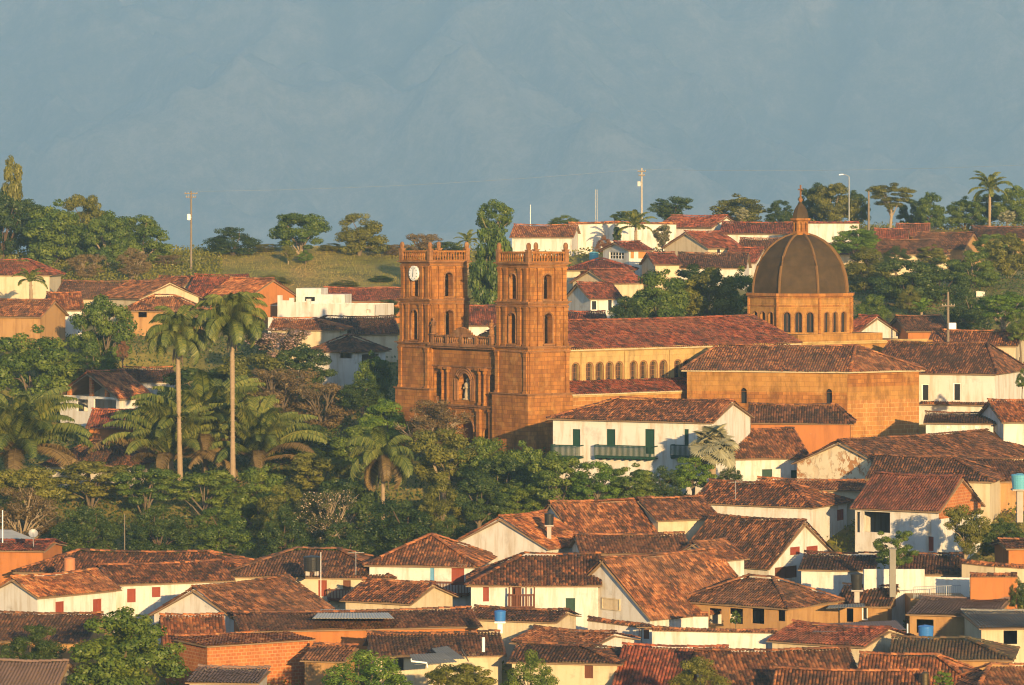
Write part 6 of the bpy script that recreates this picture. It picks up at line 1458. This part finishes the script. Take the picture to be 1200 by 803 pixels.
def wire(label, a, b, sag, r=0.014):
    mb = MB(); n = 16; pts = [a.lerp(b, k/n)-Vector((0, 0, sag*4*(k/n)*(1-k/n))) for k in range(n+1)]; mb.tube(pts, r, 4); o = mb.build('power_line', M['wire_grey'], None, a); tag(o, label, 'wire')
wire('thin power line strung between the two tall hilltop poles', tp+Vector((0.9, -0.27, -0.05)), tp2+Vector((-0.6, -0.3, -0.2)), 0.6, 0.011)
wire('thin power line running right from the tall pale pole', tp2+Vector((0.6, -0.3, -0.2)), P(1230, 192, 560), 0.5, 0.011)

# ------------------------------------------------------------------ small things
t = P(1046, 644, 331.5); b = P(1046, 694, 331.5); root = thing('flue', (b.x, b.y, b.z-0.4), 'tall square grey metal flue rising in front of the white garden wall', 'chimney')
mb = MB(); mb.box((t.x, t.y, (t.z+b.z)/2-0.2), (0.26, 0, 0), (0, 0.24, 0), (0, 0, (t.z-b.z)/2+0.2)); mb.box((t.x, t.y, t.z-1.0), (0.285, 0, 0), (0, 0.265, 0), (0, 0, 0.04)); mb.box((t.x, t.y, t.z-2.2), (0.285, 0, 0), (0, 0.265, 0), (0, 0, 0.04)); mb.build('shaft', M['sheet_grey'], root)
mb = MB(); mb.box((t.x, t.y, t.z+0.05), (0.32, 0, 0), (0, 0.30, 0), (0, 0, 0.05)); mb.build('cap', M['sheet_grey'], root)
a = P(1071, 688, 330); b = P(1126, 686, 332); z0 = P(1071, 700, 330).z; root = thing('railing', (a.x, a.y, z0-0.1), 'thin metal terrace railing in front of the lower white wall', 'railing')
mb = MB(); n = 26
for k in range(n+1):
    p = a.lerp(b, k/n); mb.tube([(p.x, p.y, z0-0.1), (p.x, p.y, p.z)], 0.035 if k % 9 == 0 else 0.015, 5)
mb.tube([a, b], 0.03, 6); mb.tube([(a.x, a.y, z0+0.1), (b.x, b.y, z0+0.1)], 0.02, 5); mb.build('bars', M['grey_metal'], root)
mb = MB(); mb.box(((a.x+b.x)/2, a.y+3.0, z0-1.6), ((b.x-a.x)/2+0.3, 0, 0), (0, 3.2, 0), (0, 0, 1.5)); mb.build('terrace', M['ochre_wall'], root)
def sheet(label, pts, mat, name='metal_sheet', cat='metal sheet', wave=0.12):
    """corrugated sheet over four corners (front left, front right, back right, back left), with thickness"""
    p = [P(*q) for q in pts]; c = sum(p, Vector())/4; root = tag(bpy.data.objects.new('_', None)); bpy.data.objects.remove(root); mb = MB(); n = max(6, int((p[1]-p[0]).length/wave)); nn = (p[1]-p[0]).cross(p[3]-p[0]).normalized()
    for k in range(n):
        f0, f1 = k/n, (k+1)/n; o0 = nn*(0.014 if k % 2 else -0.014); o1 = nn*(-0.014 if k % 2 else 0.014)
        a0, a1, b1, b0 = p[0].lerp(p[1], f0)+o0, p[0].lerp(p[1], f1)+o1, p[3].lerp(p[2], f1)+o1, p[3].lerp(p[2], f0)+o0; d = nn*-0.02
        mb.poly([a0, a1, b1, b0]); mb.poly([a0+d, b0+d, b1+d, a1+d]); mb.poly([a0, a0+d, a1+d, a1]); mb.poly([b1, b1+d, b0+d, b0])
    o = mb.build(name, M[mat], None, c); tag(o, label, cat, 'metal sheets on the roofs'); return o
sheet('flat pale metal roof sheet above the long low house, left of centre', [(366, 724.5, 313.5), (462, 724.5, 313.5), (452, 715, 322), (376, 714, 322)], 'sheet_pale')
sheet('grey corrugated sheet sloping down in front of the bottom centre roof', [(486, 779, 294), (536, 776, 295), (520, 765, 299), (480, 767, 299)], 'sheet_grey')
sheet('second grey sheet lying higher on the bottom centre roof', [(520, 773, 296), (545, 772, 297), (524, 757, 303), (506, 760, 303)], 'sheet_grey')
sheet('long dark sheet roof in front of the ochre outbuilding', [(952, 741, 312), (1062, 738, 313), (1050, 727, 320), (960, 731, 319)], 'sheet_rust')
sheet('small tin awning over the door of the ochre outbuilding', [(968, 713, 326), (1014, 711, 326), (1012, 707, 329.5), (972, 709, 329.5)], 'sheet_grey')
sheet('pale corrugated sheet roof at the left edge above the long roof', [(-14, 637, 352), (50, 635, 352), (14, 621, 360), (-14, 620, 360)], 'sheet_pale')
def pipe(label, pts, r, mat='white_paint', name='pipe', cat='pipe'):
    mb = MB(); q = [P(*p) for p in pts]; mb.tube(q, r, 8); o = mb.build(name, M[mat], None, q[0], True); tag(o, label, cat)
pipe('bent white pipe under the grey sheets, bottom centre', [(482, 772, 293.5), (482, 775, 293.5), (500, 777, 293.5), (501, 783, 293.5)], 0.07)
pipe('short white post with a cap standing on the bottom centre roof', [(566.5, 764, 299), (566.5, 749, 299), (566.5, 748.9, 299), (566.5, 747, 299)], 0.12, name='vent_pipe')
pipe('slim white pipe beside the blue tank with a white band', [(1063.5, 742, 310.5), (1063.5, 731, 310.5)], 0.06, name='vent_pipe')
pipe('leaning grey plank beside the bottom centre roof', [(549, 775, 296), (541, 761, 299)], 0.05, 'pole_wood', 'plank', 'plank')
# edge house behind the left end of the long roof
hd = H('house with an orange wall and red eave at the left edge, under the pale sheet', -30, 50, 645, 634, 349, 6, 14, 'gable', 'orange_wall', 'tile_red', 2.8); build_house(hd)
# television aerials on the roofs
def aerial(label, px, py, Y, h=1.5):
    b = P(px, py, Y); root = thing('aerial', (b.x, b.y, b.z-0.5), label, 'aerial', 'aerials on the roofs'); mb = MB(); mb.tube([b-Vector((0, 0, 0.5)), b+Vector((0, 0, h))], 0.03, 6); mb.build('mast', M['grey_metal'], root)
    mb = MB(); t = b+Vector((0, 0, h-0.1)); mb.tube([t-Vector((0.7, 0.2, 0)), t+Vector((0.7, 0.2, 0))], 0.02, 5)
    for k in range(6): q = t+Vector((-0.6+0.24*k, -0.17+0.07*k, 0.02)); mb.tube([q-Vector((-0.05, 0.3-0.02*k, 0)), q+Vector((-0.05, 0.3-0.02*k, 0))], 0.014, 4)
    mb.build('antenna', M['sheet_pale'], root)
aerial('television aerial on the hipped roof right of the big black tank', 417, 667, 337); aerial('television aerial on the long white house above its small window', 862, 579, 364, 1.2)
# satellite dish
c = P(39, 625, 346); g = ground_z(c.x, c.y); root = thing('satellite_dish', (c.x, c.y, c.z-1.2), 'grey satellite dish beside the pale sheet roof at left', 'satellite dish'); mb = MB()
dn = Vector((0.2, -0.85, 0.45)).normalized(); ax = dn.cross(Vector((0, 0, 1))).normalized(); ay = ax.cross(dn)
rings = [[c+(ax*math.cos(2*math.pi*k/16)+ay*math.sin(2*math.pi*k/16))*r-dn*(0.14*(1-(r/0.42)**2)) for k in range(16)] for r in (0.06, 0.2, 0.32, 0.42)]
for i in range(3):
    for k in range(16): mb.poly([rings[i][k], rings[i][(k+1) % 16], rings[i+1][(k+1) % 16], rings[i+1][k]]); mb.poly([rings[i][k]-dn*0.02, rings[i+1][k]-dn*0.02, rings[i+1][(k+1) % 16]-dn*0.02, rings[i][(k+1) % 16]-dn*0.02])
mb.poly(rings[0]); mb.build('dish', M['grey_metal'], root)
mb = MB(); mb.tube([c-dn*0.15, c-dn*0.25-Vector((0, 0, 0.3)), (c.x, c.y+0.2, c.z-1.2)], 0.03, 6); mb.tube([c-ay*0.4, c+dn*0.4], 0.015, 5); mb.build('bracket', M['grey_metal'], root)
# little wooden hatch with a tile cap in the white wall
c = P(753, 742, 318.5); root = thing('hatch', (c.x, c.y, c.z-0.5), 'small wooden hatch under a tile cap in front of the white wall', 'hatch'); mb = MB()
mb.box(c+Vector((-0.28, 0, 0)), (0.03, 0, 0), (0, 0.25, 0), (0, 0, 0.45)); mb.box(c+Vector((0.5, 0, 0)), (0.03, 0, 0), (0, 0.25, 0), (0, 0, 0.45)); mb.box(c+Vector((0.28, -0.18, -0.05)), (0.19, 0, 0), (0, 0.02, 0), (0, 0, 0.40)); mb.build('frame', M['brown_wood'], root)
rb = MB(); q = c+Vector((0.1, 0, 0.5)); pts = [q+Vector((-0.6, -0.4, 0)), q+Vector((0.6, -0.4, 0)), q+Vector((0.6, 0.3, 0.16)), q+Vector((-0.6, 0.3, 0.16))]; tile_poly(rb, pts, 0, 0.26, 0.4, 0, 0); deck(rb, pts, 1, 0.0, 0.05); rb.build('cap', [M['tile_mixed'], M['soffit']], root)

# ------------------------------------------------------------------ grass and undergrowth (nobody could count it)
def scatter(name, label, n, boxes, leaf, size, hgt, seed, ok=None):
    rg_ = np.random.default_rng(seed); Cs = []
    for (x0, x1, Y0, Y1, wgt) in boxes:
        k = int(n*wgt); Y = rg_.uniform(Y0, Y1, k); px = rg_.uniform(x0, x1, k); X = (px-600)*Y/FPX; Z = ground_np(X, Y); Cs.append(np.stack([X, Y, Z], 1))
    C = np.concatenate(Cs); N = len(C)
    if len(HOUSES):
        keep = np.ones(N, bool)
        for hd in HOUSES:
            d = C-np.array(hd['A']); s = d[:, :2]@np.array(hd['r'])[:2]; t = d[:, :2]@np.array(hd['bk'])[:2]; keep &= ~((s > -0.6) & (s < hd['L']+0.6) & (t > -0.8) & (t < hd['W']+0.6))
        C = C[keep]; N = len(C)
    hh = hgt*(0.5+rg_.random(N)); nrm = unit(rg_.normal(size=(N, 3))*np.array([1, 1, 0.8])+np.array([0, -0.2, 0.3])); a = unit(np.cross(nrm, rg_.normal(size=(N, 3)))); b = np.cross(nrm, a); s = size*(0.6+0.8*rg_.random(N))
    C = C+np.stack([rg_.normal(0, .1, N), rg_.normal(0, .1, N), hh*rg_.random(N)], 1)
    me = quads_mesh(name, C, a*s[:, None], b*s[:, None]*0.6, np.stack([rg_.random(N), rg_.random(N)], 1), M[leaf]); o = bpy.data.objects.new(name, me); COL.objects.link(o); tag(o, label, None, None, 'stuff'); return o
def blades(name, label, n, boxes, leaf, hgt, seed):
    rg_ = np.random.default_rng(seed); Cs = []
    for (x0, x1, Y0, Y1, wgt) in boxes:
        k = int(n*wgt); Y = rg_.uniform(Y0, Y1, k); px = rg_.uniform(x0, x1, k); X = (px-600)*Y/FPX; Cs.append(np.stack([X, Y, ground_np(X, Y)], 1))
    C = np.concatenate(Cs); N = len(C); h = hgt*(0.5+rg_.random(N)); an = rg_.random(N)*6.28; w = np.stack([np.cos(an), np.sin(an), np.zeros(N)], 1)*(0.10*h)[:, None]; u = np.stack([rg_.normal(0, .25, N), rg_.normal(0, .25, N), np.ones(N)], 1)*(h/2)[:, None]
    me = quads_mesh(name, C+u*0.8, u, w, np.stack([rg_.random(N), rg_.random(N)], 1), M[leaf]); o = bpy.data.objects.new(name, me); COL.objects.link(o); tag(o, label, None, None, 'stuff'); return o
blades('grass', 'dry yellow-green grass covering the hilltop slope', 42000, ((255, 480, 520, 580, 0.72), (480, 600, 540, 580, 0.14), (150, 260, 530, 576, 0.14)), 'leaf_grass', 0.15, 3)
scatter('undergrowth', 'tangled green undergrowth between the trees and houses', 90000, ((-30, 640, 350, 432, 0.58), (600, 900, 352, 380, 0.08), (-30, 480, 430, 470, 0.14), (690, 900, 440, 500, 0.10), (980, 1230, 440, 540, 0.13)), 'leaf_dark', 0.16, 0.7, 4)
scatter('scrub', 'low weedy scrub along the ridge and in the yards', 80000, ((600, 1230, 328, 374, 0.3), (-20, 260, 525, 575, 0.2), (780, 1230, 560, 612, 0.25), (480, 820, 500, 580, 0.15), (-30, 1230, 283, 352, 0.4)), 'leaf_olive', 0.17, 0.9, 5)
